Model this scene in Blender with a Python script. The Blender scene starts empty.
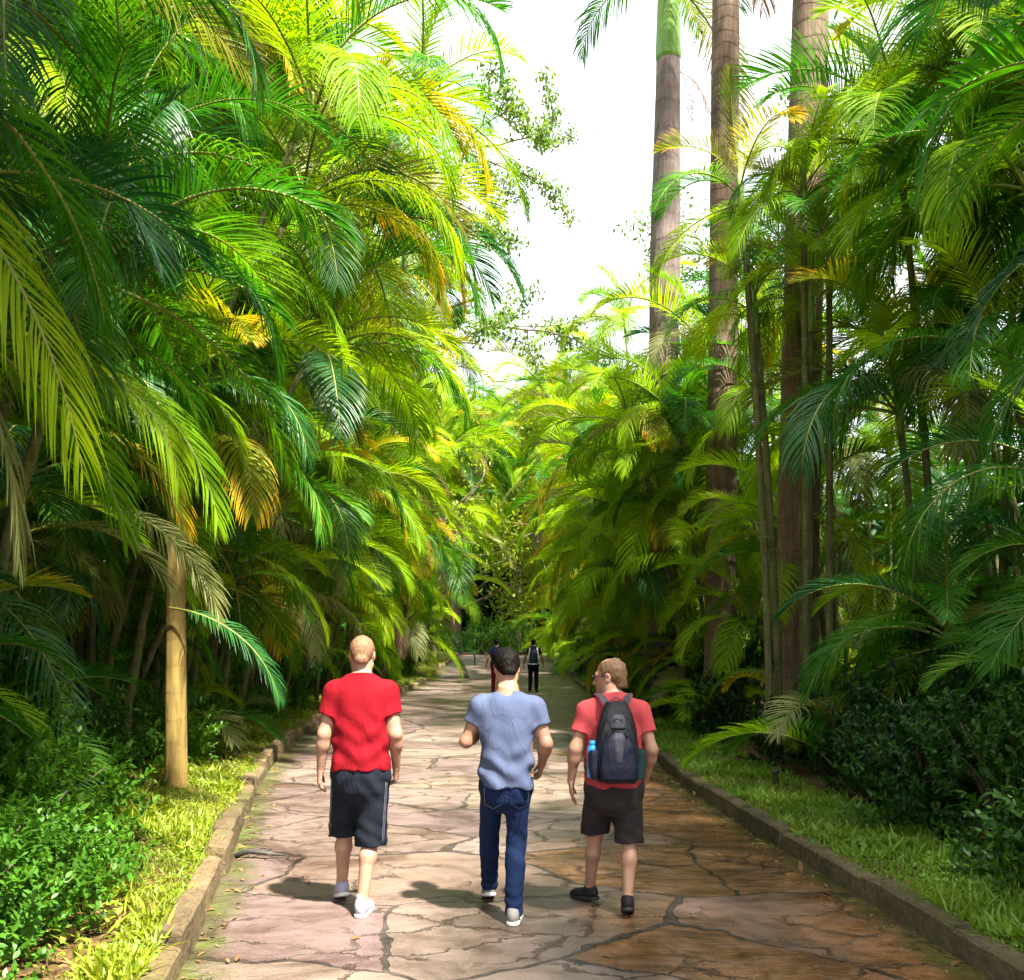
import bpy, bmesh, math, random
import numpy as np
from mathutils import Vector, Matrix
R = math.radians
sc = bpy.context.scene
COL = sc.collection
rng = np.random.default_rng(11)
random.seed(11)

# ------------------------------------------------------------------ helpers
def thing(name, label, cat, loc=(0, 0, 0), rotz=0, group=None, kind=None):
    o = bpy.data.objects.new(name, None)
    COL.objects.link(o)
    o.empty_display_size = 0.2
    o.location = loc
    o.rotation_euler = (0, 0, rotz)
    tag(o, label, cat, group, kind)
    return o

def tag(o, label=None, cat=None, group=None, kind=None):
    if label: o['label'] = label
    if cat: o['category'] = cat
    if group: o['group'] = group
    if kind: o['kind'] = kind
    return o

def mesh_np(name, V, F, mats=(), smooth=True, midx=None, attr=None):
    """V (n,3); F (m,4) or (m,3) int array, or list of such arrays"""
    Fs = F if isinstance(F, (list, tuple)) else [F]
    Fs = [f for f in Fs if len(f)]
    me = bpy.data.meshes.new(name)
    V = np.asarray(V, dtype=np.float32)
    me.vertices.add(len(V))
    me.vertices.foreach_set('co', V.ravel())
    loops = np.concatenate([f.ravel() for f in Fs]).astype(np.int32)
    tot = np.concatenate([np.full(len(f), f.shape[1], np.int32) for f in Fs])
    me.loops.add(len(loops))
    me.loops.foreach_set('vertex_index', loops)
    me.polygons.add(len(tot))
    start = np.concatenate([[0], np.cumsum(tot)[:-1]]).astype(np.int32)
    me.polygons.foreach_set('loop_start', start)
    me.polygons.foreach_set('loop_total', tot)
    if midx is not None:
        me.polygons.foreach_set('material_index', np.asarray(midx, np.int32))
    me.polygons.foreach_set('use_smooth', np.full(len(tot), smooth))
    for m in mats: me.materials.append(m)
    if attr:
        for k, a in attr.items():
            at = me.attributes.new(k, 'FLOAT', 'POINT')
            at.data.foreach_set('value', np.asarray(a, np.float32))
    me.update(calc_edges=True)
    me.validate()
    return me

def obj(name, me, parent=None, loc=None):
    o = bpy.data.objects.new(name, me)
    COL.objects.link(o)
    if parent: o.parent = parent
    if loc is not None: o.location = loc
    return o

class MB:
    """collects quads of several tubes / boxes into one mesh"""
    def __init__(s): s.V, s.F, s.M, s.n = [], [], [], 0
    def add(s, V, F, m=0):
        V = np.asarray(V, float); F = np.asarray(F, int)
        s.V.append(V); s.F.append(F + s.n); s.M.append(np.full(len(F), m)); s.n += len(V)
    def tube(s, pts, rad, nseg=8, m=0, cap=True, flat=None):
        pts = np.asarray(pts, float); k = len(pts)
        rad = np.broadcast_to(np.asarray(rad, float), (k,))
        T = np.gradient(pts, axis=0); T /= np.linalg.norm(T, axis=1)[:, None] + 1e-9
        ref = np.array([0, 0, 1.0]) if abs(T[0][2]) < .9 else np.array([1.0, 0, 0])
        A = np.zeros_like(pts); a = np.cross(T[0], ref)
        for i in range(k):
            a = a - T[i] * a.dot(T[i]); a /= np.linalg.norm(a) + 1e-9; A[i] = a
        B = np.cross(T, A)
        th = np.linspace(0, 2 * np.pi, nseg, endpoint=False)
        V = (pts[:, None] + rad[:, None, None] * (np.cos(th)[None, :, None] * A[:, None] + np.sin(th)[None, :, None] * B[:, None])).reshape(-1, 3)
        F = []
        for i in range(k - 1):
            for j in range(nseg):
                j2 = (j + 1) % nseg
                F.append((i * nseg + j, i * nseg + j2, (i + 1) * nseg + j2, (i + 1) * nseg + j))
        if cap:
            V = np.vstack([V, pts[:1], pts[-1:]])
            c0, c1 = k * nseg, k * nseg + 1
            for j in range(0, nseg, 2):
                F.append((c0, (j + 2) % nseg, j + 1, j))
                e = (k - 1) * nseg
                F.append((c1, e + j, e + j + 1, e + (j + 2) % nseg))
        s.add(V, F, m)
    def mesh(s, name, mats, smooth=True, attr=None):
        return mesh_np(name, np.vstack(s.V), np.vstack(s.F), mats, smooth, np.concatenate(s.M), attr)

# ------------------------------------------------------------------ materials
def new_mat(name):
    m = bpy.data.materials.new(name)
    m.use_nodes = True
    nt = m.node_tree
    for n in list(nt.nodes): nt.nodes.remove(n)
    out = nt.nodes.new('ShaderNodeOutputMaterial')
    return m, nt, out

def N(nt, typ, **kw):
    n = nt.nodes.new(typ)
    for k, v in kw.items():
        if k.startswith('i_'):
            key = k[2:].replace('_', ' ')
            n.inputs[key].default_value = v
        else:
            setattr(n, k, v)
    return n

def L(nt, a, b): nt.links.new(a, b)

def ramp(nt, fac, stops):
    r = N(nt, 'ShaderNodeValToRGB')
    e = r.color_ramp.elements
    while len(e) < len(stops): e.new(0.5)
    for x, (p, c) in zip(e, stops):
        x.position = p; x.color = (*c, 1) if len(c) == 3 else c
    if fac is not None: L(nt, fac, r.inputs['Fac'])
    return r.outputs['Color']

def mixc(nt, fac, a, b, mode='MIX'):
    m = N(nt, 'ShaderNodeMix', data_type='RGBA', blend_type=mode)
    for sock, v in ((m.inputs[0], fac), (m.inputs[6], a), (m.inputs[7], b)):
        if isinstance(v, (int, float)): sock.default_value = v
        elif isinstance(v, tuple): sock.default_value = (*v, 1) if len(v) == 3 else v
        else: L(nt, v, sock)
    return m.outputs[2]

def math_n(nt, op, a, b=0.0, clamp=False):
    m = N(nt, 'ShaderNodeMath', operation=op, use_clamp=clamp)
    for sock, v in zip(m.inputs, (a, b)):
        if isinstance(v, (int, float)): sock.default_value = v
        else: L(nt, v, sock)
    return m.outputs[0]

def leaf_mat(name, c_dark, c_mid, c_lite, trans=0.4, rough=0.42, tip=None, tcol=None, spec=0.5, noise=3.0):
    """leaf with an object-random hue, mottling, an optional tip colour, gloss and translucency"""
    m, nt, out = new_mat(name)
    oi = N(nt, 'ShaderNodeObjectInfo')
    geo = N(nt, 'ShaderNodeNewGeometry')
    tc = N(nt, 'ShaderNodeTexCoord')
    nz = N(nt, 'ShaderNodeTexNoise', i_Scale=noise, i_Detail=3.0)
    L(nt, tc.outputs['Object'], nz.inputs['Vector'])
    f = math_n(nt, 'MULTIPLY_ADD', oi.outputs['Random'], 0.62)
    ri = math_n(nt, 'MULTIPLY', geo.outputs['Random Per Island'], 0.30)
    f = math_n(nt, 'ADD', math_n(nt, 'MULTIPLY', oi.outputs['Random'], 0.5), ri)
    f = math_n(nt, 'ADD', f, math_n(nt, 'MULTIPLY', math_n(nt, 'SUBTRACT', nz.outputs['Fac'], 0.4), 0.6), clamp=True)
    col = ramp(nt, f, [(0.0, c_dark), (0.5, c_mid), (1.0, c_lite)])
    if tip:
        at = N(nt, 'ShaderNodeAttribute', attribute_name='tip')
        tf = math_n(nt, 'MULTIPLY', at.outputs['Fac'], 1.0)
        tf = math_n(nt, 'ADD', tf, math_n(nt, 'MULTIPLY', math_n(nt, 'SUBTRACT', nz.outputs['Fac'], 0.5), 1.2))
        tf = ramp(nt, tf, [(tip[0], (0, 0, 0)), (min(1, tip[0] + .25), (1, 1, 1))])
        col = mixc(nt, tf, col, tip[1])
    p = N(nt, 'ShaderNodeBsdfPrincipled')
    p.inputs['Roughness'].default_value = rough
    p.inputs['Specular IOR Level'].default_value = spec
    L(nt, col, p.inputs['Base Color'])
    tr = N(nt, 'ShaderNodeBsdfTranslucent')
    tcx = mixc(nt, 1.0, col, tcol or (1.9, 1.75, 0.55), 'MULTIPLY')
    L(nt, tcx, tr.inputs['Color'])
    mx = N(nt, 'ShaderNodeMixShader'); mx.inputs[0].default_value = trans
    L(nt, p.outputs[0], mx.inputs[1]); L(nt, tr.outputs[0], mx.inputs[2])
    L(nt, mx.outputs[0], out.inputs['Surface'])
    return m

def simple_mat(name, col, rough=0.7, col2=None, scale=8.0, bump=0.0, bscale=40.0, spec=0.4, detail=5.0, sheen=0.0, metallic=0.0, stretch=None):
    m, nt, out = new_mat(name)
    tc = N(nt, 'ShaderNodeTexCoord')
    vec = tc.outputs['Object']
    if stretch:
        mp = N(nt, 'ShaderNodeMapping'); mp.inputs['Scale'].default_value = stretch
        L(nt, vec, mp.inputs['Vector']); vec = mp.outputs[0]
    p = N(nt, 'ShaderNodeBsdfPrincipled')
    p.inputs['Roughness'].default_value = rough
    p.inputs['Metallic'].default_value = metallic
    p.inputs['Specular IOR Level'].default_value = spec
    if sheen:
        p.inputs['Sheen Weight'].default_value = sheen
    if col2:
        nz = N(nt, 'ShaderNodeTexNoise', i_Scale=scale, i_Detail=detail)
        L(nt, vec, nz.inputs['Vector'])
        c = ramp(nt, nz.outputs['Fac'], [(0.3, col), (0.7, col2)])
        L(nt, c, p.inputs['Base Color'])
    else:
        p.inputs['Base Color'].default_value = (*col, 1)
    if bump:
        nb = N(nt, 'ShaderNodeTexNoise', i_Scale=bscale, i_Detail=4.0)
        L(nt, vec, nb.inputs['Vector'])
        b = N(nt, 'ShaderNodeBump'); b.inputs['Strength'].default_value = 1.0; b.inputs['Distance'].default_value = bump
        L(nt, nb.outputs['Fac'], b.inputs['Height']); L(nt, b.outputs[0], p.inputs['Normal'])
    L(nt, p.outputs[0], out.inputs['Surface'])
    return m

def trunk_mat(name, c1, c2, ring, ring_scale=2.2, rings=0.45):
    """palm trunk: pale bark with darker growth rings and lichen stains"""
    m, nt, out = new_mat(name)
    tc = N(nt, 'ShaderNodeTexCoord')
    sep = N(nt, 'ShaderNodeSeparateXYZ'); L(nt, tc.outputs['Object'], sep.inputs[0])
    nz = N(nt, 'ShaderNodeTexNoise', i_Scale=3.0, i_Detail=6.0, i_Roughness=0.65)
    L(nt, tc.outputs['Object'], nz.inputs['Vector'])
    mp = N(nt, 'ShaderNodeMapping'); mp.inputs['Scale'].default_value = (18, 18, 2.5)
    L(nt, tc.outputs['Object'], mp.inputs['Vector'])
    st = N(nt, 'ShaderNodeTexNoise', i_Scale=1.0, i_Detail=5.0); L(nt, mp.outputs[0], st.inputs['Vector'])
    base = ramp(nt, nz.outputs['Fac'], [(0.3, c1), (0.65, c2)])
    z = math_n(nt, 'MULTIPLY', sep.outputs['Z'], ring_scale)
    z = math_n(nt, 'ADD', z, math_n(nt, 'MULTIPLY', nz.outputs['Fac'], 0.9))
    fr = math_n(nt, 'FRACT', z)
    rr = ramp(nt, fr, [(0.0, (1, 1, 1)), (0.10, (0.15,) * 3), (0.2, (0, 0, 0)), (0.92, (0, 0, 0))])
    rf = math_n(nt, 'MULTIPLY', rr, rings)
    c = mixc(nt, rf, base, ring)
    c = mixc(nt, 0.55, c, ramp(nt, st.outputs['Fac'], [(0.35, (0.35,) * 3), (0.6, (1, 1, 1))]), 'MULTIPLY')
    p = N(nt, 'ShaderNodeBsdfPrincipled'); p.inputs['Roughness'].default_value = 0.85
    p.inputs['Specular IOR Level'].default_value = 0.25
    L(nt, c, p.inputs['Base Color'])
    b = N(nt, 'ShaderNodeBump'); b.inputs['Distance'].default_value = 0.02; b.inputs['Strength'].default_value = 0.8
    h = math_n(nt, 'SUBTRACT', st.outputs['Fac'], rf)
    L(nt, h, b.inputs['Height']); L(nt, b.outputs[0], p.inputs['Normal'])
    L(nt, p.outputs[0], out.inputs['Surface'])
    return m

M = {}
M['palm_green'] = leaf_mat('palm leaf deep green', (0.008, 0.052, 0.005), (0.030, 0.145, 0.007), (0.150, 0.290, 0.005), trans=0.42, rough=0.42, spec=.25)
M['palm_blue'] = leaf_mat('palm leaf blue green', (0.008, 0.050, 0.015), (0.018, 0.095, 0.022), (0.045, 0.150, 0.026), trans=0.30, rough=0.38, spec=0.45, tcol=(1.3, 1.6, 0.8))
M['palm_lime'] = leaf_mat('palm leaf sunlit lime', (0.090, 0.220, 0.004), (0.190, 0.330, 0.004), (0.320, 0.400, 0.006), trans=0.45, rough=0.5, tip=(1.0, (0.40, 0.33, 0.01)), spec=.15)  # fresh lime leaf, its colour raised to stand in for sunlight
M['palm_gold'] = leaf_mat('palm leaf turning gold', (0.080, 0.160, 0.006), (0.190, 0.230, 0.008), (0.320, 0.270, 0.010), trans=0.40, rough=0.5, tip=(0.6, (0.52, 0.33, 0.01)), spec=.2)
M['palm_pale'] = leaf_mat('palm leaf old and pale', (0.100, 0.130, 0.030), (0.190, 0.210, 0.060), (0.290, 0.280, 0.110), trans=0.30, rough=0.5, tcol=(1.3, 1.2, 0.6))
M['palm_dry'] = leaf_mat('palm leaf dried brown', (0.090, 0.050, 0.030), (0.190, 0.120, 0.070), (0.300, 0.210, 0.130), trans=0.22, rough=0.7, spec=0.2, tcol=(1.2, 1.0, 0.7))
M['rachis'] = simple_mat('palm leaf stalk', (0.11, 0.16, 0.02), 0.45, (0.22, 0.22, 0.05), 3.0)
M['rachis_dry'] = simple_mat('dry leaf stalk', (0.18, 0.11, 0.05), 0.7, (0.28, 0.2, 0.1), 3.0)
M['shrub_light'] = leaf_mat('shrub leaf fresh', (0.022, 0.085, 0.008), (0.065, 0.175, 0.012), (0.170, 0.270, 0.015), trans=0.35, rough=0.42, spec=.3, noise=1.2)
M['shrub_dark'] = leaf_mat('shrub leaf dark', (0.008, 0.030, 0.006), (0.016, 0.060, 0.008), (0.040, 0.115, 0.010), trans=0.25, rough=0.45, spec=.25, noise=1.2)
M['tree_leaf'] = leaf_mat('broad tree leaf', (0.090, 0.170, 0.010), (0.190, 0.270, 0.012), (0.330, 0.330, 0.018), trans=0.45, rough=0.5, noise=0.5)
M['tree_leaf_airy'] = leaf_mat('airy tree leaf', (0.030, 0.080, 0.030), (0.070, 0.140, 0.035), (0.170, 0.230, 0.030), trans=0.45, rough=0.5, noise=0.6)
M['grass_lit'] = leaf_mat('groundcover yellow green', (0.090, 0.170, 0.008), (0.200, 0.250, 0.012), (0.330, 0.290, 0.024), trans=0.35, rough=0.55, noise=1.3)  # sunlit tone of the left verge is put into the leaf colour
M['grass_shade'] = leaf_mat('groundcover green', (0.050, 0.140, 0.010), (0.110, 0.220, 0.015), (0.240, 0.280, 0.030), trans=0.35, rough=0.55, noise=1.3)  # duller copy, with the right verge's shade put into its colour
M['litter'] = leaf_mat('fallen leaf', (0.090, 0.045, 0.020), (0.200, 0.110, 0.045), (0.360, 0.240, 0.090), trans=0.1, rough=0.8, spec=0.2, noise=2.0)
M['royal_trunk'] = trunk_mat('royal palm bark', (0.115, 0.082, 0.075), (0.20, 0.152, 0.138), (0.06, 0.042, 0.04), 1.6, 0.4)
M['brown_trunk'] = trunk_mat('brown palm bark', (0.10, 0.064, 0.044), (0.19, 0.128, 0.09), (0.06, 0.04, 0.028), 4.3, 0.5)
M['tan_trunk'] = trunk_mat('tan palm bark', (0.15, 0.10, 0.028), (0.26, 0.18, 0.048), (0.11, 0.072, 0.026), 3.4, 0.16)
M['cane'] = trunk_mat('areca cane', (0.070, 0.085, 0.030), (0.150, 0.150, 0.060), (0.30, 0.28, 0.18), 5.5, 0.5)
M['shaft'] = simple_mat('green crown shaft', (0.10, 0.22, 0.03), 0.35, (0.20, 0.33, 0.05), 2.0, stretch=(3, 3, .5))
M['bark'] = simple_mat('tree bark', (0.07, 0.05, 0.035), 0.9, (0.16, 0.12, 0.09), 9.0, bump=0.02, bscale=25)
# ------------------------------------------------------------------ camera, light, sky
EYE, F_PX, HOR = 1.75, 1000.0, 640.0
cam = bpy.data.cameras.new('camera'); camo = bpy.data.objects.new('camera', cam); COL.objects.link(camo)
camo.location = (0, 0, EYE); camo.rotation_euler = (R(90), 0, 0)
cam.sensor_width = 36; cam.lens = 36 * F_PX / 1024; cam.shift_y = (HOR - 490) / 1024
cam.clip_start = 0.1; cam.clip_end = 2000
sc.camera = camo

SUN_EL, SUN_AZ = 58.0, 143.0            # azimuth clockwise from +Y
sd = Vector((math.sin(R(SUN_AZ)) * math.cos(R(SUN_EL)), math.cos(R(SUN_AZ)) * math.cos(R(SUN_EL)), math.sin(R(SUN_EL))))
sl = bpy.data.lights.new('sun', 'SUN'); sl.energy = 5.0; sl.angle = R(2.0); sl.color = (1.0, 0.94, 0.82)
so = bpy.data.objects.new('sun', sl); COL.objects.link(so)
so.rotation_euler = sd.to_track_quat('Z', 'Y').to_euler()
w = bpy.data.worlds.new('World'); sc.world = w; w.use_nodes = True
nt = w.node_tree
bg = nt.nodes['Background']
sky = nt.nodes.new('ShaderNodeTexSky'); sky.sky_type = 'NISHITA'; sky.sun_disc = False
sky.sun_elevation = R(SUN_EL); sky.sun_rotation = R(SUN_AZ)
sky.air_density = 1.0; sky.dust_density = 4.0; sky.ozone_density = 1.0
# thin bright cloud veil across the whole sky
tcw = N(nt, 'ShaderNodeTexCoord')
nzw = N(nt, 'ShaderNodeTexNoise', i_Scale=2.2, i_Detail=5.0)
L(nt, tcw.outputs['Generated'], nzw.inputs['Vector'])
veil = ramp(nt, nzw.outputs['Fac'], [(0.35, (0.55,) * 3), (0.65, (0.85,) * 3)])
skc = mixc(nt, veil, sky.outputs[0], (10.0, 10.2, 10.6))
L(nt, skc, bg.inputs['Color'])
bg.inputs['Strength'].default_value = 0.05
sc.view_settings.view_transform = 'Standard'; sc.view_settings.look = 'None'
sc.view_settings.exposure = 2.4; sc.view_settings.gamma = 1
sc.render.film_transparent = False
cy = sc.cycles
cy.use_denoising = True
cy.max_bounces = 6; cy.diffuse_bounces = 3; cy.glossy_bounces = 2; cy.transmission_bounces = 4; cy.transparent_max_bounces = 6
cy.use_adaptive_sampling = True; cy.adaptive_threshold = 0.02
cy.caustics_reflective = False; cy.caustics_refractive = False
cy.sample_clamp_indirect = 6

# ------------------------------------------------------------------ ground line and path edges
def gz(Y):
    t = np.clip((np.asarray(Y, float) - 34) / 30, 0, 1)
    return 0.85 * t * t * (3 - 2 * t)
_LY = [-6, 2, 5.15, 6.27, 8.0, 12.0, 15.4, 18, 22.7, 28, 37, 48, 60, 75]
_LX = [-1.2, -1.35, -1.72, -1.93, -2.25, -3.05, -3.55, -3.8, -4.1, -3.9, -3.45, -3.3, -3.2, -5.5]
_RY = [-6, 2, 5.15, 6.5, 8.4, 12, 20, 33, 48, 60, 75]
_RX = [3.1, 2.7, 2.47, 2.40, 2.25, 2.05, 2.2, 2.55, 2.4, 1.6, -1.5]
def _smooth(xs, ys, x):
    # averaged linear interpolation, so that the kerbs bend gently
    o = np.linspace(-1.2, 1.2, 9)
    return np.mean([np.interp(np.asarray(x, float) + d, xs, ys) for d in o], axis=0)
def XL(Y): return _smooth(_LY, _LX, Y)
def XR(Y): return _smooth(_RY, _RX, Y)

# ground: one sheet out to the horizon
def ground_mat():
    m, nt, out = new_mat('forest soil')
    tc = N(nt, 'ShaderNodeTexCoord')
    n1 = N(nt, 'ShaderNodeTexNoise', i_Scale=1.6, i_Detail=8.0, i_Roughness=.65); L(nt, tc.outputs['Object'], n1.inputs['Vector'])
    n2 = N(nt, 'ShaderNodeTexNoise', i_Scale=22.0, i_Detail=6.0); L(nt, tc.outputs['Object'], n2.inputs['Vector'])
    c = ramp(nt, n1.outputs['Fac'], [(0.3, (0.045, 0.028, 0.014)), (0.55, (0.11, 0.065, 0.028)), (0.75, (0.10, 0.11, 0.02))])
    c = mixc(nt, 0.6, c, ramp(nt, n2.outputs['Fac'], [(0.3, (0.4,) * 3), (0.7, (1.3,) * 3)]), 'MULTIPLY')
    p = N(nt, 'ShaderNodeBsdfPrincipled'); p.inputs['Roughness'].default_value = .95; p.inputs['Specular IOR Level'].default_value = .15
    L(nt, c, p.inputs['Base Color'])
    b = N(nt, 'ShaderNodeBump'); b.inputs['Distance'].default_value = .04
    L(nt, n2.outputs['Fac'], b.inputs['Height']); L(nt, b.outputs[0], p.inputs['Normal'])
    L(nt, p.outputs[0], out.inputs['Surface'])
    return m
M['soil'] = ground_mat()
KB = 0.15                                # kerb width
def verge_h(d):                          # height of the verge behind a kerb at distance d from its outer edge
    return 0.10 + 0.10 * np.clip(d / 2.5, 0, 1)
ys = np.concatenate([[-900, -300, -60, -12], np.arange(-6, 76, 0.5), [90, 150, 400, 1200]])
rows = []
for y in ys:
    l, r = float(XL(np.clip(y, -6, 75))) - KB + .02, float(XR(np.clip(y, -6, 75))) + KB - .02
    xs = [-1200, -300, -80, -30, -15, l - 8, l - 5, l - 3, l - 2, l - 1.2, l - .6, l - .2, l, l + .01, l + 1.2, (l + r) / 2, r - 1.2, r - .01, r, r + .2, r + .6, r + 1.2, r + 2, r + 3, r + 5, r + 8, 15 + r, 30 + r, 90, 300, 1200]
    z0 = float(gz(y))
    row = []
    for x in xs:
        if x < l + .005: z = z0 + verge_h(l - x)
        elif x > r - .005: z = z0 + verge_h(x - r)
        else: z = z0 - .06
        if x < l - .3 or x > r + .3: z += .04 * math.sin(x * 1.7 + y * .9) * math.cos(y * 1.3 - x * .6)
        row.append((x, y, z))
    rows.append(row)
nx = len(rows[0])
V = np.array(rows).reshape(-1, 3)
ii, jj = np.meshgrid(np.arange(len(ys) - 1), np.arange(nx - 1), indexing='ij')
a = (ii * nx + jj).ravel()
ground = obj('ground', mesh_np('ground', V, np.stack([a, a + 1, a + nx + 1, a + nx], 1), [M['soil']]))
tag(ground, 'brown leafy forest soil on both sides of the path', 'ground', kind='structure')

# path: sheet of crazy paving
def paving_mat():
    m, nt, out = new_mat('crazy stone paving')
    tc = N(nt, 'ShaderNodeTexCoord'); P = tc.outputs['Object']
    # warped coordinates, slabs a little longer across the path
    nw = N(nt, 'ShaderNodeTexNoise', i_Scale=1.1, i_Detail=4.0, i_Roughness=.6); L(nt, P, nw.inputs['Vector'])
    off = N(nt, 'ShaderNodeVectorMath', operation='SUBTRACT'); L(nt, nw.outputs['Color'], off.inputs[0]); off.inputs[1].default_value = (.5, .5, .5)
    sc1 = N(nt, 'ShaderNodeVectorMath', operation='SCALE'); L(nt, off.outputs[0], sc1.inputs[0]); sc1.inputs['Scale'].default_value = 0.55
    ad = N(nt, 'ShaderNodeVectorMath', operation='ADD'); L(nt, P, ad.inputs[0]); L(nt, sc1.outputs[0], ad.inputs[1])
    mp = N(nt, 'ShaderNodeMapping'); mp.inputs['Scale'].default_value = (0.60, 0.80, 0.0); mp.inputs['Location'].default_value = (3.3, .4, 0)
    L(nt, ad.outputs[0], mp.inputs['Vector'])
    v1 = N(nt, 'ShaderNodeTexVoronoi', voronoi_dimensions='2D', feature='DISTANCE_TO_EDGE', i_Scale=1.0); L(nt, mp.outputs[0], v1.inputs['Vector'])
    vc = N(nt, 'ShaderNodeTexVoronoi', voronoi_dimensions='2D', feature='F1', i_Scale=1.0); L(nt, mp.outputs[0], vc.inputs['Vector'])
    # cracks: finer warped cells, only here and there
    mp2 = N(nt, 'ShaderNodeMapping'); mp2.inputs['Scale'].default_value = (1.5, 2.1, 0); mp2.inputs['Location'].default_value = (7.1, 2.2, 0)
    nw2 = N(nt, 'ShaderNodeTexNoise', i_Scale=3.0, i_Detail=5.0, i_Roughness=.7); L(nt, P, nw2.inputs['Vector'])
    sc2 = N(nt, 'ShaderNodeVectorMath', operation='SCALE'); L(nt, nw2.outputs['Color'], sc2.inputs[0]); sc2.inputs['Scale'].default_value = 0.45
    ad2 = N(nt, 'ShaderNodeVectorMath', operation='ADD'); L(nt, P, ad2.inputs[0]); L(nt, sc2.outputs[0], ad2.inputs[1])
    L(nt, ad2.outputs[0], mp2.inputs['Vector'])
    v2 = N(nt, 'ShaderNodeTexVoronoi', voronoi_dimensions='2D', feature='DISTANCE_TO_EDGE', i_Scale=1.0); L(nt, mp2.outputs[0], v2.inputs['Vector'])
    big = N(nt, 'ShaderNodeTexNoise', i_Scale=.45, i_Detail=3.0); L(nt, P, big.inputs['Vector'])
    # joint width varies
    jw = math_n(nt, 'MULTIPLY_ADD', big.outputs['Fac'], 0.10); nt.nodes[-1].inputs[2].default_value = -0.034
    ja = math_n(nt, 'DIVIDE', v1.outputs['Distance'], math_n(nt, 'MAXIMUM', jw, 0.011))
    joint = ramp(nt, ja, [(0.55, (1, 1, 1)), (0.9, (0, 0, 0))])
    crack_here = ramp(nt, nw.outputs['Fac'], [(0.42, (0, 0, 0)), (0.52, (1, 1, 1))])
    crack = mixc(nt, 1.0, ramp(nt, v2.outputs['Distance'], [(0.0, (1, 1, 1)), (0.018, (1, 1, 1)), (0.04, (0, 0, 0))]), crack_here, 'MULTIPLY')
    # dark seam along the joint edges
    seam = ramp(nt, ja, [(0.60, (0, 0, 0)), (0.8, (1, 1, 1)), (1.05, (0, 0, 0))])
    # slab colours: pink, tan, ochre
    rnd = N(nt, 'ShaderNodeSeparateColor'); L(nt, vc.outputs['Color'], rnd.inputs[0])
    slab = ramp(nt, rnd.outputs[0], [(0.0, (0.140, 0.098, 0.096)), (0.3, (0.170, 0.130, 0.100)), (0.55, (0.130, 0.088, 0.084)), (0.8, (0.185, 0.145, 0.122)), (1.0, (0.125, 0.072, 0.052))])
    # the near right of the path is wetter and more ochre
    sep = N(nt, 'ShaderNodeSeparateXYZ'); L(nt, P, sep.inputs[0])
    och = math_n(nt, 'ADD', math_n(nt, 'MULTIPLY', sep.outputs['X'], .42), math_n(nt, 'MULTIPLY', big.outputs['Fac'], 1.6))
    och = math_n(nt, 'SUBTRACT', och, math_n(nt, 'MULTIPLY', sep.outputs['Y'], .045))
    och = math_n(nt, 'ADD', och, math_n(nt, 'MULTIPLY', math_n(nt, 'SUBTRACT', rnd.outputs[1], .5), .75))
    wet = ramp(nt, och, [(0.55, (0, 0, 0)), (1.15, (1, 1, 1))])
    mpg = N(nt, 'ShaderNodeMapping'); mpg.inputs['Rotation'].default_value = (0, 0, R(24)); mpg.inputs['Scale'].default_value = (1.9, 4.2, 1); L(nt, ad.outputs[0], mpg.inputs['Vector'])
    gr = N(nt, 'ShaderNodeTexNoise', i_Scale=1.5, i_Detail=10.0, i_Roughness=.66, i_Distortion=.15); L(nt, mpg.outputs[0], gr.inputs['Vector'])
    ochre = ramp(nt, gr.outputs['Fac'], [(0.32, (0.11, 0.045, 0.010)), (0.48, (0.23, 0.10, 0.022)), (0.58, (0.24, 0.115, 0.06)), (0.7, (0.26, 0.17, 0.12))])
    slab = mixc(nt, math_n(nt, 'MULTIPLY', wet, .8), slab, ochre)
    slab = mixc(nt, .75, slab, ramp(nt, gr.outputs['Fac'], [(0.3, (0.55, 0.48, 0.42)), (0.5, (1, 1, 1)), (0.7, (1.2, 1.18, 1.14))]), 'MULTIPLY')
    mort_n = N(nt, 'ShaderNodeTexNoise', i_Scale=5.0, i_Detail=6.0); L(nt, P, mort_n.inputs['Vector'])
    mort = ramp(nt, mort_n.outputs['Fac'], [(0.35, (0.026, 0.02, 0.018)), (0.65, (0.075, 0.062, 0.06))])
    col = mixc(nt, joint, slab, mort)
    col = mixc(nt, math_n(nt, 'MULTIPLY', seam, .8), col, (0.045, 0.03, 0.022))
    col = mixc(nt, math_n(nt, 'MULTIPLY', crack, .85), col, (0.05, 0.032, 0.025))
    # damp dirt and moss along the kerb feet
    ed = N(nt, 'ShaderNodeAttribute', attribute_name='edge')
    ef = math_n(nt, 'ADD', ed.outputs['Fac'], math_n(nt, 'MULTIPLY', math_n(nt, 'SUBTRACT', mort_n.outputs['Fac'], .5), .9))
    col = mixc(nt, math_n(nt, 'MULTIPLY', ramp(nt, ef, [(.45, (0, 0, 0)), (.85, (1, 1, 1))]), .8), col, ramp(nt, nw2.outputs['Fac'], [(.4, (.05, .038, .02)), (.6, (.075, .105, .012))]))
    # old damp stains and grit
    stn = N(nt, 'ShaderNodeTexNoise', i_Scale=.85, i_Detail=9.0, i_Roughness=.72, i_Distortion=.8); L(nt, P, stn.inputs['Vector'])
    col = mixc(nt, 1.0, col, ramp(nt, stn.outputs['Fac'], [(.38, (.52, .46, .43)), (.52, (1, 1, 1)), (.7, (1.15, 1.13, 1.1))]), 'MULTIPLY')
    grit = N(nt, 'ShaderNodeTexNoise', i_Scale=75.0, i_Detail=3.0); L(nt, P, grit.inputs['Vector'])
    col = mixc(nt, .7, col, ramp(nt, grit.outputs['Fac'], [(.3, (.6, .58, .56)), (.5, (1, 1, 1)), (.72, (1.2, 1.2, 1.2))]), 'MULTIPLY')
    p = N(nt, 'ShaderNodeBsdfPrincipled')
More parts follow.
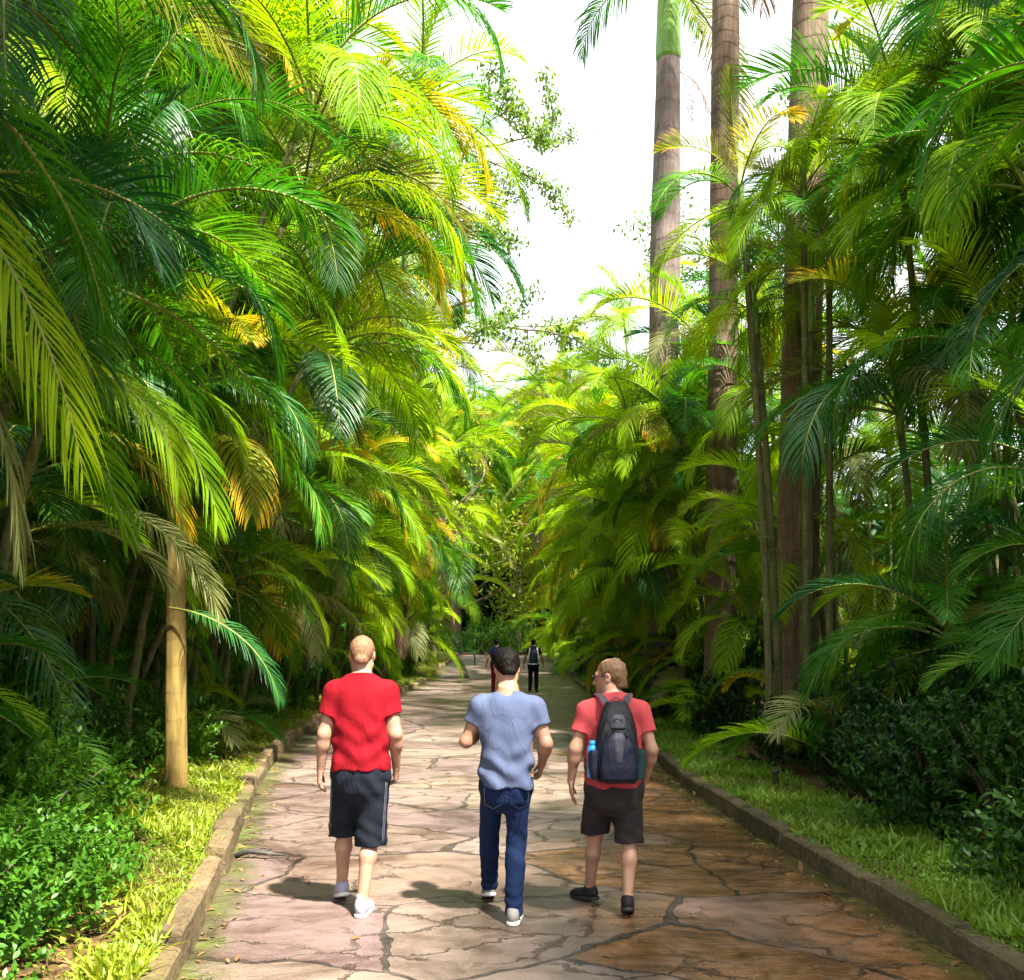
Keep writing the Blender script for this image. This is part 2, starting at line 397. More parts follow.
    L(nt, col, p.inputs['Base Color'])
    rg = math_n(nt, 'SUBTRACT', 0.44, math_n(nt, 'MULTIPLY', wet, 0.26))
    rg = math_n(nt, 'ADD', rg, math_n(nt, 'MULTIPLY', math_n(nt, 'SUBTRACT', gr.outputs['Fac'], .5), .5))
    rg = math_n(nt, 'ADD', rg, math_n(nt, 'MULTIPLY', math_n(nt, 'SUBTRACT', stn.outputs['Fac'], .5), .7))
    L(nt, rg, p.inputs['Roughness'])
    p.inputs['Specular IOR Level'].default_value = .5
    h = math_n(nt, 'SUBTRACT', math_n(nt, 'MULTIPLY', gr.outputs['Fac'], .6), math_n(nt, 'MULTIPLY', joint, .9))
    h = math_n(nt, 'SUBTRACT', h, math_n(nt, 'MULTIPLY', crack, .5))
    h = math_n(nt, 'SUBTRACT', h, math_n(nt, 'MULTIPLY', seam, .5))
    h = math_n(nt, 'ADD', h, math_n(nt, 'MULTIPLY', grit.outputs['Fac'], .12))
    b = N(nt, 'ShaderNodeBump'); b.inputs['Distance'].default_value = .03; b.inputs['Strength'].default_value = 1.0
    L(nt, h, b.inputs['Height']); L(nt, b.outputs[0], p.inputs['Normal'])
    L(nt, p.outputs[0], out.inputs['Surface'])
    return m
M['paving'] = paving_mat()
ys = np.arange(-5, 74.1, 0.25)
PU = [0, .03, .07, .12, .5, .88, .93, .97, 1]
V = np.array([[(XL(y) + (XR(y) - XL(y)) * u, y, gz(y) - .004 * 0) for u in PU] for y in ys]).reshape(-1, 3)
ii, jj = np.meshgrid(np.arange(len(ys) - 1), np.arange(8), indexing='ij'); a = (ii * 9 + jj).ravel()
path = obj('path', mesh_np('path', V, np.stack([a, a + 1, a + 10, a + 9], 1), [M['paving']], attr={'edge': np.tile([1, .75, .35, 0, 0, 0, .35, .75, 1], len(ys))}))
tag(path, 'damp footpath of irregular pink and ochre stone slabs', 'path', kind='structure')

# kerbs: rows of stone blocks along both edges, one mesh each
def kerb_mat(name, a, b_, moss):
    m, nt, out = new_mat(name)
    tc = N(nt, 'ShaderNodeTexCoord'); P = tc.outputs['Object']
    n1 = N(nt, 'ShaderNodeTexNoise', i_Scale=2.6, i_Detail=8.0, i_Roughness=.7); L(nt, P, n1.inputs['Vector'])
    n2 = N(nt, 'ShaderNodeTexNoise', i_Scale=26.0, i_Detail=6.0, i_Roughness=.7); L(nt, P, n2.inputs['Vector'])
    n3 = N(nt, 'ShaderNodeTexNoise', i_Scale=1.3, i_Detail=7.0, i_Roughness=.72); L(nt, P, n3.inputs['Vector'])
    v = N(nt, 'ShaderNodeTexVoronoi', i_Scale=16.0); L(nt, P, v.inputs['Vector'])
    geo = N(nt, 'ShaderNodeNewGeometry')
    c = ramp(nt, n1.outputs['Fac'], [(.32, a), (.62, b_)])
    isl = ramp(nt, geo.outputs['Random Per Island'], [(0, (.7, .7, .7)), (1, (1.2, 1.15, 1.1))]); c = mixc(nt, 1, c, isl, 'MULTIPLY')
    c = mixc(nt, .75, c, ramp(nt, n2.outputs['Fac'], [(.3, (.35, .32, .3)), (.55, (1, 1, 1))]), 'MULTIPLY')
    c = mixc(nt, ramp(nt, n3.outputs['Fac'], [(.5, (0, 0, 0)), (.64, (.85, .85, .85))]), c, moss)
    p = N(nt, 'ShaderNodeBsdfPrincipled'); p.inputs['Roughness'].default_value = .9; p.inputs['Specular IOR Level'].default_value = .2
    L(nt, c, p.inputs['Base Color'])
    h = math_n(nt, 'ADD', math_n(nt, 'MULTIPLY', n2.outputs['Fac'], 1.0), math_n(nt, 'MULTIPLY', n1.outputs['Fac'], 1.2))
    h = math_n(nt, 'ADD', h, math_n(nt, 'MULTIPLY', v.outputs['Distance'], .35))
    b = N(nt, 'ShaderNodeBump'); b.inputs['Distance'].default_value = .03; L(nt, h, b.inputs['Height']); L(nt, b.outputs[0], p.inputs['Normal'])
    L(nt, p.outputs[0], out.inputs['Surface'])
    return m
M['kerb_tan'] = kerb_mat('tan kerb stone', (0.13, 0.092, 0.048), (0.26, 0.19, 0.11), (.06, .07, .014))
M['kerb_grey'] = kerb_mat('mossy concrete kerb', (0.075, 0.06, 0.032), (0.20, 0.16, 0.10), (.035, .04, .012))
def kerb(name, Xf, side, h0, mat, label, jit, gap, seg):
    mb = MB(); y = -4.5; r = np.random.default_rng(5 if side < 0 else 6)
    while y < 70:
        ln = seg * r.uniform(.75, 1.3)
        y1 = y + ln - gap
        h = h0 * (1 + jit * r.uniform(-.4, .4)); dx = jit * r.uniform(-.04, .04); w = KB * (1 + jit * r.uniform(-.15, .2)); b = .018
        prof = [(0, -.08), (0, h - b), (b, h), (w - b, h), (w, h - b), (w, -.08)]
        n = 5; rows = []
        for k, yy in enumerate(np.linspace(y, y1, n)):
            sh = .012 if k in (0, n - 1) else 0
            x0 = float(Xf(yy)); z0 = float(gz(yy))
            rows.append([(x0 + side * (u + dx + (0 if u > w / 2 else sh) - (sh if u > w / 2 else 0)), yy, z0 + v - (sh if v > 0 else 0) + jit * .008 * math.sin(yy * 9 + u * 30)) for u, v in prof])
        V = np.array(rows).reshape(-1, 3); F = []
        for i in range(n - 1):
            for j in range(5):
                q = (i * 6 + j, i * 6 + j + 1, (i + 1) * 6 + j + 1, (i + 1) * 6 + j)
                F.append(q if side < 0 else q[::-1])
        F += [(0, 5, 4, 1), (1, 4, 3, 2)]; e = (n - 1) * 6
        F += [(e + 0, e + 1, e + 4, e + 5), (e + 1, e + 2, e + 3, e + 4)]
        mb.add(V, F); y += ln
    o = obj(name, mb.mesh(name, [mat], smooth=False))
    tag(o, label, 'kerb', kind='structure')
    return o
kerb('kerb', XL, -1, .17, M['kerb_tan'], 'tan stone kerb along the grassy left edge of the path', 1.0, .03, .95)
kerb('kerb', XR, 1, .15, M['kerb_grey'], 'weathered concrete kerb along the shaded right edge of the path', .35, .012, 1.25)
# ------------------------------------------------------------------ palm fronds
def frond_mesh(name, e0, droop, seed, n=60, lf=.255, lw=.0090, v0=32, hang=.6, pet=.14, tw=0.0, power=1.2, fwd=(68, 26), ragged=0.0):
    """unit-length frond growing along +X from the origin; e0 start elevation, droop total bend (deg)"""
    r = np.random.default_rng(seed)
    K = 26
    t = np.linspace(0, 1, K)
    e = np.radians(e0 - droop * t ** power)
    side_bend = r.uniform(-.18, .18)
    d = np.stack([np.cos(e) * np.cos(side_bend * t), np.cos(e) * np.sin(side_bend * t), np.sin(e)], 1)
    P = np.vstack([[0, 0, 0], np.cumsum(d[:-1] / (K - 1), axis=0)])
    mb_V, mb_F, mb_m, tip = [], [], [], []
    cnt = 0
    # rachis: four-sided taper
    rad = .0085 * (1 - .88 * t) ** .8
    S0 = np.array([0, 1.0, 0])
    for i in range(K):
        T = d[i]; S = S0 - T * T.dot(S0); S /= np.linalg.norm(S); Nn = np.cross(T, S) * 1.0
        for (a, b) in ((1, 0), (0, 1), (-1, 0), (0, -1)):
            mb_V.append(P[i] + rad[i] * (a * S + b * Nn)); tip.append(0)
    for i in range(K - 1):
        for j in range(4):
            j2 = (j + 1) % 4
            mb_F.append((i * 4 + j, i * 4 + j2, (i + 1) * 4 + j2, (i + 1) * 4 + j)); mb_m.append(1)
    cnt = len(mb_V)
    down = np.array([0, 0, -1.0])
    for k in range(n):
        u = pet + (1 - pet) * (k + .5) / n
        fi = u * (K - 1); i0 = min(int(fi), K - 2); fr = fi - i0
        base = P[i0] * (1 - fr) + P[i0 + 1] * fr
        T = d[i0] * (1 - fr) + d[i0 + 1] * fr; T /= np.linalg.norm(T)
        S = S0 - T * T.dot(S0); S /= np.linalg.norm(S); Nn = -np.cross(S, T)
        if Nn[2] < 0 and abs(T[2]) < .95: Nn = -Nn
        s = (u - pet) / (1 - pet)
        prof = (0.45 + .55 * min(1, s / .22)) * (1 - max(0, (s - .55) / .45) ** 2.0 * .72)
        ang = math.radians(fwd[0] + (fwd[1] - fwd[0]) * s)
        for sg in (1, -1):
            if ragged and r.random() < ragged: continue
            ln = lf * prof * r.uniform(.88, 1.08)
            v = math.radians(v0 + r.uniform(-9, 9)) * (1 - .3 * s)
            al = ang + r.uniform(-.08, .08)
            D = math.cos(al) * T + math.sin(al) * (math.cos(v) * sg * S + math.sin(v) * Nn)
            D /= np.linalg.norm(D)
            pos = base + r.uniform(-.3, .3) * T * (1 - pet) / n
            nseg = 4
            hg = hang * r.uniform(.7, 1.35)
            Wv = T - D * D.dot(T); Wv /= np.linalg.norm(Wv)
            q = r.uniform(-.5, .5) + tw
            Nf = np.cross(D, Wv); Wv = Wv * math.cos(q) + Nf * math.sin(q)
            for a in range(nseg + 1):
                f = a / nseg
                ww = lw * (.55 + .45 * min(1, f / .25)) * (1 - max(0, (f - .35) / .65) ** 1.6 * .93) * (0.75 + .25 * prof)
                W = Wv - D * D.dot(Wv); W /= np.linalg.norm(W) + 1e-9
                fold = np.cross(D, W); fold *= (1 if fold[2] > 0 else -1)
                mb_V += [pos - W * ww * .5 + fold * ww * .16, pos - fold * ww * .1, pos + W * ww * .5 + fold * ww * .16]
                tip += [f * .75 + s * .35] * 3
                pos = pos + D * ln / nseg
                D = D + down * hg * (f + .3) * .42; D /= np.linalg.norm(D)
            for a in range(nseg):
                b = cnt + a * 3
                mb_F += [(b, b + 1, b + 4, b + 3), (b + 1, b + 2, b + 5, b + 4)]; mb_m += [0, 0]
            cnt += (nseg + 1) * 3
    return mesh_np(name, np.array(mb_V), np.array(mb_F), [M['palm_green'], M['rachis']], True, mb_m, {'tip': tip})

FR = {}
FR['spear'] = [frond_mesh('frond', 82, 45, 1, v0=42, hang=.15, fwd=(40, 18)), frond_mesh('frond', 78, 60, 2, v0=40, hang=.2, fwd=(48, 20))]
FR['up'] = [frond_mesh('frond', 70, 95, s, v0=36, hang=.4) for s in (3, 4, 5)]
FR['mid'] = [frond_mesh('frond', 48, 100, s, v0=30, hang=.65) for s in (6, 7, 8)]
FR['out'] = [frond_mesh('frond', 22, 95, s, v0=22, hang=.9) for s in (9, 10, 11)]
FR['low'] = [frond_mesh('frond', -8, 75, s, v0=12, hang=1.2) for s in (12, 13, 14)]
FR['hang'] = [frond_mesh('frond', -40, 48, s, v0=5, hang=1.6, ragged=.12) for s in (15, 16)]
FR['dead'] = [frond_mesh('frond', -35, 52, s, v0=0, hang=2.4, lw=.007, ragged=.25) for s in (17, 18)]
FR['curtain'] = [frond_mesh('frond', 30, 125, s, n=66, v0=8, hang=2.2, lf=.29, fwd=(60, 30)) for s in (19, 20)]
FR['broad'] = [frond_mesh('frond', 30, 80, s, n=36, v0=26, hang=.5, lf=.30, lw=.017) for s in (21, 22)]

def add_frond(parent, kind, loc, az, length, mat, roll=0.0, rr=None):
    rr = rr or random
    me = rr.choice(FR[kind])
    o = bpy.data.objects.new('frond', me)
    COL.objects.link(o); o.parent = parent
    o.location = loc; o.rotation_euler = (roll, 0, az); o.scale = (length,) * 3
    o.material_slots[0].link = 'OBJECT'; o.material_slots[0].material = M[mat]
    if mat in ('palm_dry',):
        o.material_slots[1].link = 'OBJECT'; o.material_slots[1].material = M['rachis_dry']
    if rr.random() < .5: o.scale[1] = -length
    return o

def pick(rr, weights):
    x = rr.random() * sum(w for _, w in weights)
    for k, w_ in weights:
        x -= w_
        if x <= 0: return k
    return weights[-1][0]

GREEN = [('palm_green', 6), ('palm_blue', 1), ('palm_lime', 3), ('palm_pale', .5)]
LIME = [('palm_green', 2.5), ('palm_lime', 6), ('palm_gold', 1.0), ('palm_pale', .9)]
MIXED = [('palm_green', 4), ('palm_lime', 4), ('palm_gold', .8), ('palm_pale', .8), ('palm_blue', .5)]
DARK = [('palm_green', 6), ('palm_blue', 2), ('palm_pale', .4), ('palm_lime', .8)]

def crown(parent, top, rr, n, length, mats, face=None, spread=1.0, dead=.12, young=True):
    """fronds around a stem top: spears, then lower and lower leaves"""
    ph = rr.uniform(0, 6.28)
    for i in range(n):
        f = (i + .5) / n
        az = ph + i * 2.39996 + rr.uniform(-.25, .25)
        if face is not None and f > .35:       # the lower leaves lean to the light over the path
            d = (face - az + math.pi) % (2 * math.pi) - math.pi
            az += d * .35
        kind = 'spear' if f < .12 else 'up' if f < .35 else 'mid' if f < .6 else 'out' if f < .82 else 'low'
        mt = pick(rr, mats)
        if f > .82 and rr.random() < dead * 2.2: kind, mt = rr.choice(['hang', 'dead']), rr.choice(['palm_dry', 'palm_pale', 'palm_gold', 'palm_lime'])
        elif f > .55 and rr.random() < .42: kind = 'curtain'
        zz = top[2] - f * .35
        add_frond(parent, kind, (top[0], top[1], zz), az, length * rr.uniform(.82, 1.12) * (.75 if f < .12 else 1), mt, rr.uniform(-.2, .2), rr)

def stem_mesh(mat, pts, rad, nseg=10, shaft=0.0, flare=0.0):
    mb = MB(); mb.tube(pts, rad, nseg)
    return mb.mesh('stem', [mat])

def clump(X, Y, label, seed, n=6, h=(4, 7), flen=2.4, nf=8, mats=GREEN, face=None, lean=.22, rad=.8, low=4, group='clumping palms lining the path', stem_r=.05, name='clumping_palm', dead=.12):
    """several canes from one base, each with its own crown of fronds"""
    rr = random.Random(seed)
    z0 = float(gz(Y)) + .15
    p = thing(name, label, 'palm', (X, Y, z0), 0, group)
    for i in range(n):
        a = i * 2.39996 + rr.uniform(-.3, .3); r0 = rad * math.sqrt((i + .5) / n)
        b = Vector((math.cos(a) * r0, math.sin(a) * r0, -.1))
        H = rr.uniform(*h)
        dirv = Vector((math.cos(a), math.sin(a), 0)) * lean * rr.uniform(.5, 1.3)
        if face is not None: dirv += Vector((math.cos(face), math.sin(face), 0)) * lean * .55
        pts = []
        for k in range(9):
            t = k / 8
            q = b + dirv * H * t ** 1.6 + Vector((0, 0, H * t))
            pts.append(q)
        rd = [stem_r * (1.15 - .3 * k / 8) for k in range(9)]
        obj('stem', stem_mesh(M['cane'], pts, rd, 8), p)
        top = pts[-1]
        sh = MB(); dd = (pts[-1] - pts[-2]).normalized()
        sh.tube([top - dd * .05, top + dd * .15, top + dd * .45, top + dd * .65], [stem_r * .9, stem_r * 1.15, stem_r * .9, stem_r * .4], 8)
        obj('crown_shaft', sh.mesh('crown_shaft', [M['shaft']]), p)
        crown(p, (top + dd * .5), rr, nf, flen * rr.uniform(.85, 1.1), mats, face, dead=dead)
    for i in range(low):       # young shoots near the ground
        a = rr.uniform(0, 6.28)
        if face is not None: a = face + rr.uniform(-1.3, 1.3)
        add_frond(p, rr.choice(['up', 'mid', 'mid', 'out']), (math.cos(a) * rad * .6, math.sin(a) * rad * .6, rr.uniform(.1, 1.4)), a, flen * rr.uniform(.55, .85), pick(rr, mats), rr.uniform(-.2, .2), rr)
    return p

# ------------------------------------------------------------------ leaves of shrubs and trees
def leaf_faces(P, D, U, ln, wd, droop=.15):
    """one pointed, folded leaf per row: base P, direction D, blade normal U"""
    W = np.cross(D, U); W /= np.linalg.norm(W, axis=1)[:, None] + 1e-9
    U2 = np.cross(W, D)
    ln = ln[:, None]; wd = wd[:, None]
    t = lambda f, w_, up, dr: P + D * ln * f + W * wd * w_ * .5 + U2 * (wd * up - ln * droop * dr)
    n = len(P)
    V = np.stack([P, t(.28, .85, .1, .05), t(.62, .85, .1, .4), t(1.0, 0, 0, 1.0), t(.62, -.85, .1, .4), t(.28, -.85, .1, .05), t(.45, 0, -.04, .18)], 1).reshape(-1, 3)
    i = np.arange(n)[:, None] * 7
    F = np.concatenate([i + np.array([[0, 1, 2, 6]]), i + np.array([[6, 2, 3, 4]]), i + np.array([[0, 6, 4, 5]])])
    return V, F

def unit(a): return a / (np.linalg.norm(a, axis=1)[:, None] + 1e-9)

def bush_mesh(name, seed, rx, ry, h, nclump, per, leaf, mats, upright=.5):
    """a leafy shrub: sprigs of leaves scattered through an uneven mound"""
    r = np.random.default_rng(seed)
    d = unit(r.normal(size=(nclump, 3))); d[:, 2] = np.abs(d[:, 2])
    lump = 1 + .22 * np.sin(d[:, 0] * 5 + seed) * np.cos(d[:, 1] * 6 + seed * 2) + .15 * np.sin(d[:, 2] * 9 + d[:, 0] * 4)
    rr_ = r.uniform(.35, 1, nclump) ** .45 * lump
    Cc = d * rr_[:, None] * np.array([rx, ry, h])
    Cc[:, 2] = np.maximum(Cc[:, 2], .04)
    out = unit(Cc * np.array([1 / rx, 1 / ry, .9 / h]) + np.array([0, 0, upright]))
    idx = np.repeat(np.arange(nclump), per)
    n = len(idx)
    ax = unit(out[idx] + r.normal(size=(n, 3)) * .25)
    k = np.tile(np.arange(per), nclump) / per
    stem = out[idx] * (k * leaf * 2.2)[:, None]
    D = unit(r.normal(size=(n, 3)) * .8 + out[idx] * .7)
    U = unit(ax + np.array([0, 0, .8]) + r.normal(size=(n, 3)) * .3)
    P = Cc[idx] + stem
    V, F = leaf_faces(P, D, U, leaf * r.uniform(.6, 1.25, n), leaf * .5 * r.uniform(.7, 1.2, n))
    return mesh_np(name, V, F, mats, True)

def sticks_mesh(name, seed, rx, ry, h, n, mat):
    r = np.random.default_rng(seed); mb = MB()
    for i in range(n):
        a = r.uniform(0, 6.28); q = r.uniform(.3, .8)
        e = np.array([math.cos(a) * rx * q, math.sin(a) * ry * q, h * r.uniform(.5, .85)])
        s = np.array([e[0] * .15, e[1] * .15, -.08])
        m = (s + e) / 2 + np.array([0, 0, .1 * h])
        mb.tube([s, m, e], [.014, .010, .004], 6)
    return mb.mesh(name, [mat])

BUSH = {}
def shrub(key, X, Y, s, rot, label, group, name='shrub', sz=None, mat=None):
    fm, sm = BUSH[key]
    z = float(gz(Y)) + .10
    p = thing(name, label, 'shrub', (X, Y, z), rot, group)
    p.scale = (s, s, sz or s)
    f = obj('foliage', fm, p)
    if mat:
        f.material_slots[0].link = 'OBJECT'; f.material_slots[0].material = M[mat]
    obj('branches', sm, p)
    return p

def tree(name, X, Y, H, label, seed, mat='tree_leaf', spread=.45, crown_from=.35, nleaf=9000, leaf=.16, trunk_r=.18, lean=(0, 0), levels=3, group='broadleaf trees behind the palms', clump_r=.55, flat=1.0, limb_sag=0.0):
    """tapered trunk, forking limbs and leaf clumps round the twig ends"""
    r = np.random.default_rng(seed)
    z0 = float(gz(Y))
    p = thing(name, label, 'tree', (X, Y, z0), 0, group)
    mb = MB(); tips = []
    top = np.array([lean[0], lean[1], H * .8])
    tk = [np.array([0, 0, -.2])] + [top * t + np.array([.12 * math.sin(7 * t + seed), .12 * math.cos(5 * t + seed), 0]) * H * .06 for t in np.linspace(.08, 1, 9)]
    mb.tube(tk, np.linspace(trunk_r * 1.15, trunk_r * .25, 10), 10)
    def grow(o, d, ln, rad, lev):
        pts = [o]; dd = d.copy()
        for k in range(5):
            dd = dd + r.normal(size=3) * .16 + np.array([0, 0, .05 - limb_sag]); dd /= np.linalg.norm(dd)
            pts.append(pts[-1] + dd * ln / 5)
        mb.tube(pts, np.linspace(rad, rad * .4, 6), 6 if lev > 1 else 4, cap=False)
        if lev == 0:
            tips.extend(pts[2:]); return
        for k in range(3 if lev > 1 else 4):
            i = int(r.integers(2, 6))
            nd = dd + unit(r.normal(size=(1, 3)))[0] * .95; nd[2] *= flat; nd /= np.linalg.norm(nd)
            grow(pts[i], nd, ln * r.uniform(.5, .72), rad * .5, lev - 1)
    nl = 9
    for i in range(nl):
        t = crown_from + (1 - crown_from) * (i + r.random() * .6) / nl
        a = i * 2.4 + r.uniform(-.4, .4)
        o = np.array([np.interp(t, np.linspace(0, 1, 10), [q[c] for q in tk]) for c in range(3)])
        d = np.array([math.cos(a), math.sin(a), .25 + .6 * t]); d /= np.linalg.norm(d)
        grow(o, d, H * spread * (1.1 - .55 * t) * r.uniform(.8, 1.2), trunk_r * .4, levels - 1)
    obj('trunk', mb.mesh('trunk', [M['bark']]), p)
    tips = np.array(tips)
    c = tips[r.integers(0, len(tips), nleaf)] + r.normal(size=(nleaf, 3)) * clump_r * .5
    D = unit(r.normal(size=(nleaf, 3)) + np.array([0, 0, -.4])); U = unit(r.normal(size=(nleaf, 3)) * .7 + np.array([0, 0, 1]))
    V, F = leaf_faces(c, D, U, leaf * r.uniform(.6, 1.3, nleaf), leaf * .5 * r.uniform(.7, 1.2, nleaf))
    obj('crown', mesh_np('crown', V, F, [M[mat]], True), p)
    return p
# ------------------------------------------------------------------ planting
PI = math.pi
GL, GR_ = 'clumping palms along the left edge of the path', 'clumping palms along the right edge of the path'
# left wall of palms (leaning to the light over the path, +X)
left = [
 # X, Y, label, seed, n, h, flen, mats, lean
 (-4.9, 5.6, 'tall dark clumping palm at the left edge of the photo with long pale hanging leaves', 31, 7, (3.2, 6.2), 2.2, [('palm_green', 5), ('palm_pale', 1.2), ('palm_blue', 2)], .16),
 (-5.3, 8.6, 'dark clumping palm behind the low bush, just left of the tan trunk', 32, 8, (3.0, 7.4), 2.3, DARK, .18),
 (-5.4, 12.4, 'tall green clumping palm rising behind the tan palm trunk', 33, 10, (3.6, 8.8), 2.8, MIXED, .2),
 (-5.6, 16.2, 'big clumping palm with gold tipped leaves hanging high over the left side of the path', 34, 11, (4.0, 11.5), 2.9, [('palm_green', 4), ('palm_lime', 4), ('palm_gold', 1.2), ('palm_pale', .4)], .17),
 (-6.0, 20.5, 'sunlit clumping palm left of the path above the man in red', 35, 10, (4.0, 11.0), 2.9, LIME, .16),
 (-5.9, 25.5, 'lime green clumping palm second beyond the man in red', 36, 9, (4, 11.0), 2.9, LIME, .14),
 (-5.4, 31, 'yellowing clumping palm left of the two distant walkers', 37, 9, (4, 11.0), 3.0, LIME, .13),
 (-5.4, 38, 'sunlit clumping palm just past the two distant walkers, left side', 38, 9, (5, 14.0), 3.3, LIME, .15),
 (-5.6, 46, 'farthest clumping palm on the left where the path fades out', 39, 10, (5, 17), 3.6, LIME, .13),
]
Lpalm = []
for (x, y, lab, sd_, n, h, fl, mt, ln) in left:
    Lpalm.append(clump(x, y, lab, sd_, n, h, fl, 10, mt, 0.0, ln, .95, 6 if y < 12 else 0, GL, dead=.07))
back_l = [(-8.8, 9.5), (-9.0, 15), (-9.2, 22), (-9.0, 30)]
for i, (x, y) in enumerate(back_l):
    clump(x, y, ['shaded clumping palm deep in the thicket behind the dark left palms', 'tall clumping palm in the second row behind the tan palm trunk',
                 'second row clumping palm behind the sunlit left palms', 'distant second row clumping palm on the left'][i], 50 + i, 6, (5, 10.5), 3.0, 8, DARK if i < 2 else MIXED, 0.0, .16, 1.2, 2, GL)

# lower, bushier palms in front of the tall ones
for (x, y, lab, sd_, h) in [(-7.3, 11.5, 'very tall green clumping palm behind the dark left palms', 151, (6, 11.5)), (-7.6, 18.0, 'very tall clumping palm behind the gold tipped palm on the left', 152, (6, 13.5)),
                            (-7.4, 14.5, 'very tall clumping palm above the tan trunk, its crown cut off by the photo top', 153, (7, 12.5)), (-7.2, 23.5, 'very tall clumping palm left of the airy tree', 154, (7, 14))]:
    clump(x, y, lab, sd_, 8, h, 3.3, 9, MIXED, 0.0, .14, 1.0, 0, GL, dead=.08)
front_l = [
 (-5.3, 6.5, 'low bushy palm with drooping olive leaves just behind the nearest left bushes', 131, 5, (.9, 2.6), 1.6, [('palm_green', 4), ('palm_gold', 1), ('palm_lime', 1.5), ('palm_pale', 1)]),
 (-6.0, 9.7, 'low dark palm in the deep shade left of the tan trunk', 132, 6, (1.6, 3.4), 2.0, DARK),
 (-4.9, 13.4, 'bushy palm with pale striped leaves right of the tan trunk', 133, 8, (.8, 4.0), 2.2, MIXED),
 (-5.2, 17.6, 'bushy palm with whitish hanging leaves above the head of the man in red', 134, 9, (.8, 5.0), 2.4, [('palm_lime', 5), ('palm_pale', 1.4), ('palm_gold', .8), ('palm_green', 2)]),
 (-5.4, 22, 'bushy lime palm on the left verge, right of the man in red', 135, 9, (.8, 5.5), 2.6, LIME),
 (-5.2, 27.5, 'bushy gold green palm on the left verge beyond the widest part of the path', 136, 9, (.8, 6), 2.7, LIME),
 (-4.9, 33.5, 'bushy gold green palm on the left level with the two distant walkers', 137, 9, (.8, 6.5), 2.8, LIME),
 (-4.8, 41, 'bushy lime palm left of the path past the two distant walkers', 138, 9, (.8, 7), 3.0, LIME),
 (-4.9, 50, 'last bushy palm on the left before the end of the path', 139, 10, (.8, 13), 3.3, LIME)]
for (x, y, lab, sd_, n, h, fl, mt) in front_l:
    far = y > 9
    clump(x - (.55 if far else 0), y, lab, sd_, n, (1.3, h[1] + .4) if far else h, fl, 9, mt, 0.0, .22, .9, 3 if far else 8, GL, dead=.07)
for (x, y, lab, sd_, n, h, fl, mt) in [(3.95, 13.8, 'slender stemmed palm with feathery lime leaves standing between the two brown trunks', 161, 6, (3.2, 8.3), 1.7, LIME),
                                     (3.9, 20.2, 'bright lime palm in front of the pale royal trunk', 162, 7, (2.0, 6.0), 2.2, [('palm_lime', 8), ('palm_gold', 1.5), ('palm_green', 1)]),
                                     (5.7, 12.7, 'tall palm with fine leaves right of the ringed trunk', 163, 6, (4.0, 10.2), 2.6, MIXED),
                                     (7.6, 11.6, 'tall dark palm over the slender canes at the right edge', 164, 7, (5, 9.5), 2.6, DARK)]:
    clump(x, y, lab, sd_, n, h, fl, 8 if sd_ != 163 else 12, mt, PI, .05 if sd_ in (161, 163) else .12, .5, 4, GR_, dead=.03)
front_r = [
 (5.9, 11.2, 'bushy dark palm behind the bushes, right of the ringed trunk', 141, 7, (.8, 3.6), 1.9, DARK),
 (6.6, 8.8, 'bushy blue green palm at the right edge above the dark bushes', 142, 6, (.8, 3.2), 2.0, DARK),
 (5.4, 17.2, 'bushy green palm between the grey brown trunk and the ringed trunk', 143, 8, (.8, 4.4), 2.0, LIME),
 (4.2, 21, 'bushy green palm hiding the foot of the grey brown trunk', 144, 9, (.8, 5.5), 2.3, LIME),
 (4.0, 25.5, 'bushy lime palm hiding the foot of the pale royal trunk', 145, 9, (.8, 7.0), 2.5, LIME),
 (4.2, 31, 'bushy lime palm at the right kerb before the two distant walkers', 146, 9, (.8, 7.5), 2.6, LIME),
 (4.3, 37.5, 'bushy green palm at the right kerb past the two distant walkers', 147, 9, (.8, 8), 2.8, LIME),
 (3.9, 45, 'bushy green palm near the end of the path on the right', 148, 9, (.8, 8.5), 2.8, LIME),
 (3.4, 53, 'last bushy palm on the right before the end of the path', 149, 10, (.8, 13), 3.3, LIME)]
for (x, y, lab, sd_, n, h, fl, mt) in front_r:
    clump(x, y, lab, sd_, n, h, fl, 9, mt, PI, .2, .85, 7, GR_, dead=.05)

# the single tan trunk on the left verge
def solo_palm(X, Y, H, r0, label, seed, mat, fl, nf, mats, lean=(0, 0), shaft=1.0, name='palm_tree', bulge=0.0, group=None, dead=.1, face=None, shaft_from=None):
    rr = random.Random(seed); z0 = float(gz(Y)) + .12
    p = thing(name, label, 'palm', (X, Y, z0), 0, group)
    pts, rd = [], []
    for k in range(25):
        t = k / 24
        pts.append(Vector((lean[0] * t ** 1.3, lean[1] * t, H * t - .12)))
        rd.append(r0 * (1.12 - .34 * t + .22 * math.exp(-(t / .05) ** 2) + bulge * math.exp(-((t - .72) / .14) ** 2) + .012 * math.sin(k * 2.1)))
    mb = MB(); mb.tube(pts, rd, 18); obj('trunk', mb.mesh('trunk', [M[mat]]), p)
    top = pts[-1]
    sh = MB(); rt = rd[-1]
    sh.tube([top - Vector((0, 0, .04)), top + Vector((0, 0, .12)), top + Vector((0, 0, shaft * .6)), top + Vector((0, 0, shaft)), top + Vector((0, 0, shaft * 1.25))], [rt * .98, rt * 1.08, rt * .92, rt * .6, rt * .25], 16)
    obj('crown_shaft', sh.mesh('crown_shaft', [M['shaft']]), p)
    crown(p, top + Vector((0, 0, shaft)), rr, nf, fl, mats, face, dead=dead)
    return p
tan = solo_palm(-3.68, 10.95, 4.0, .112, 'palm with a bare tan trunk on the grassy left verge', 61, 'tan_trunk', 2.3, 11, MIXED, (-.05, .1), .7, face=0.0)

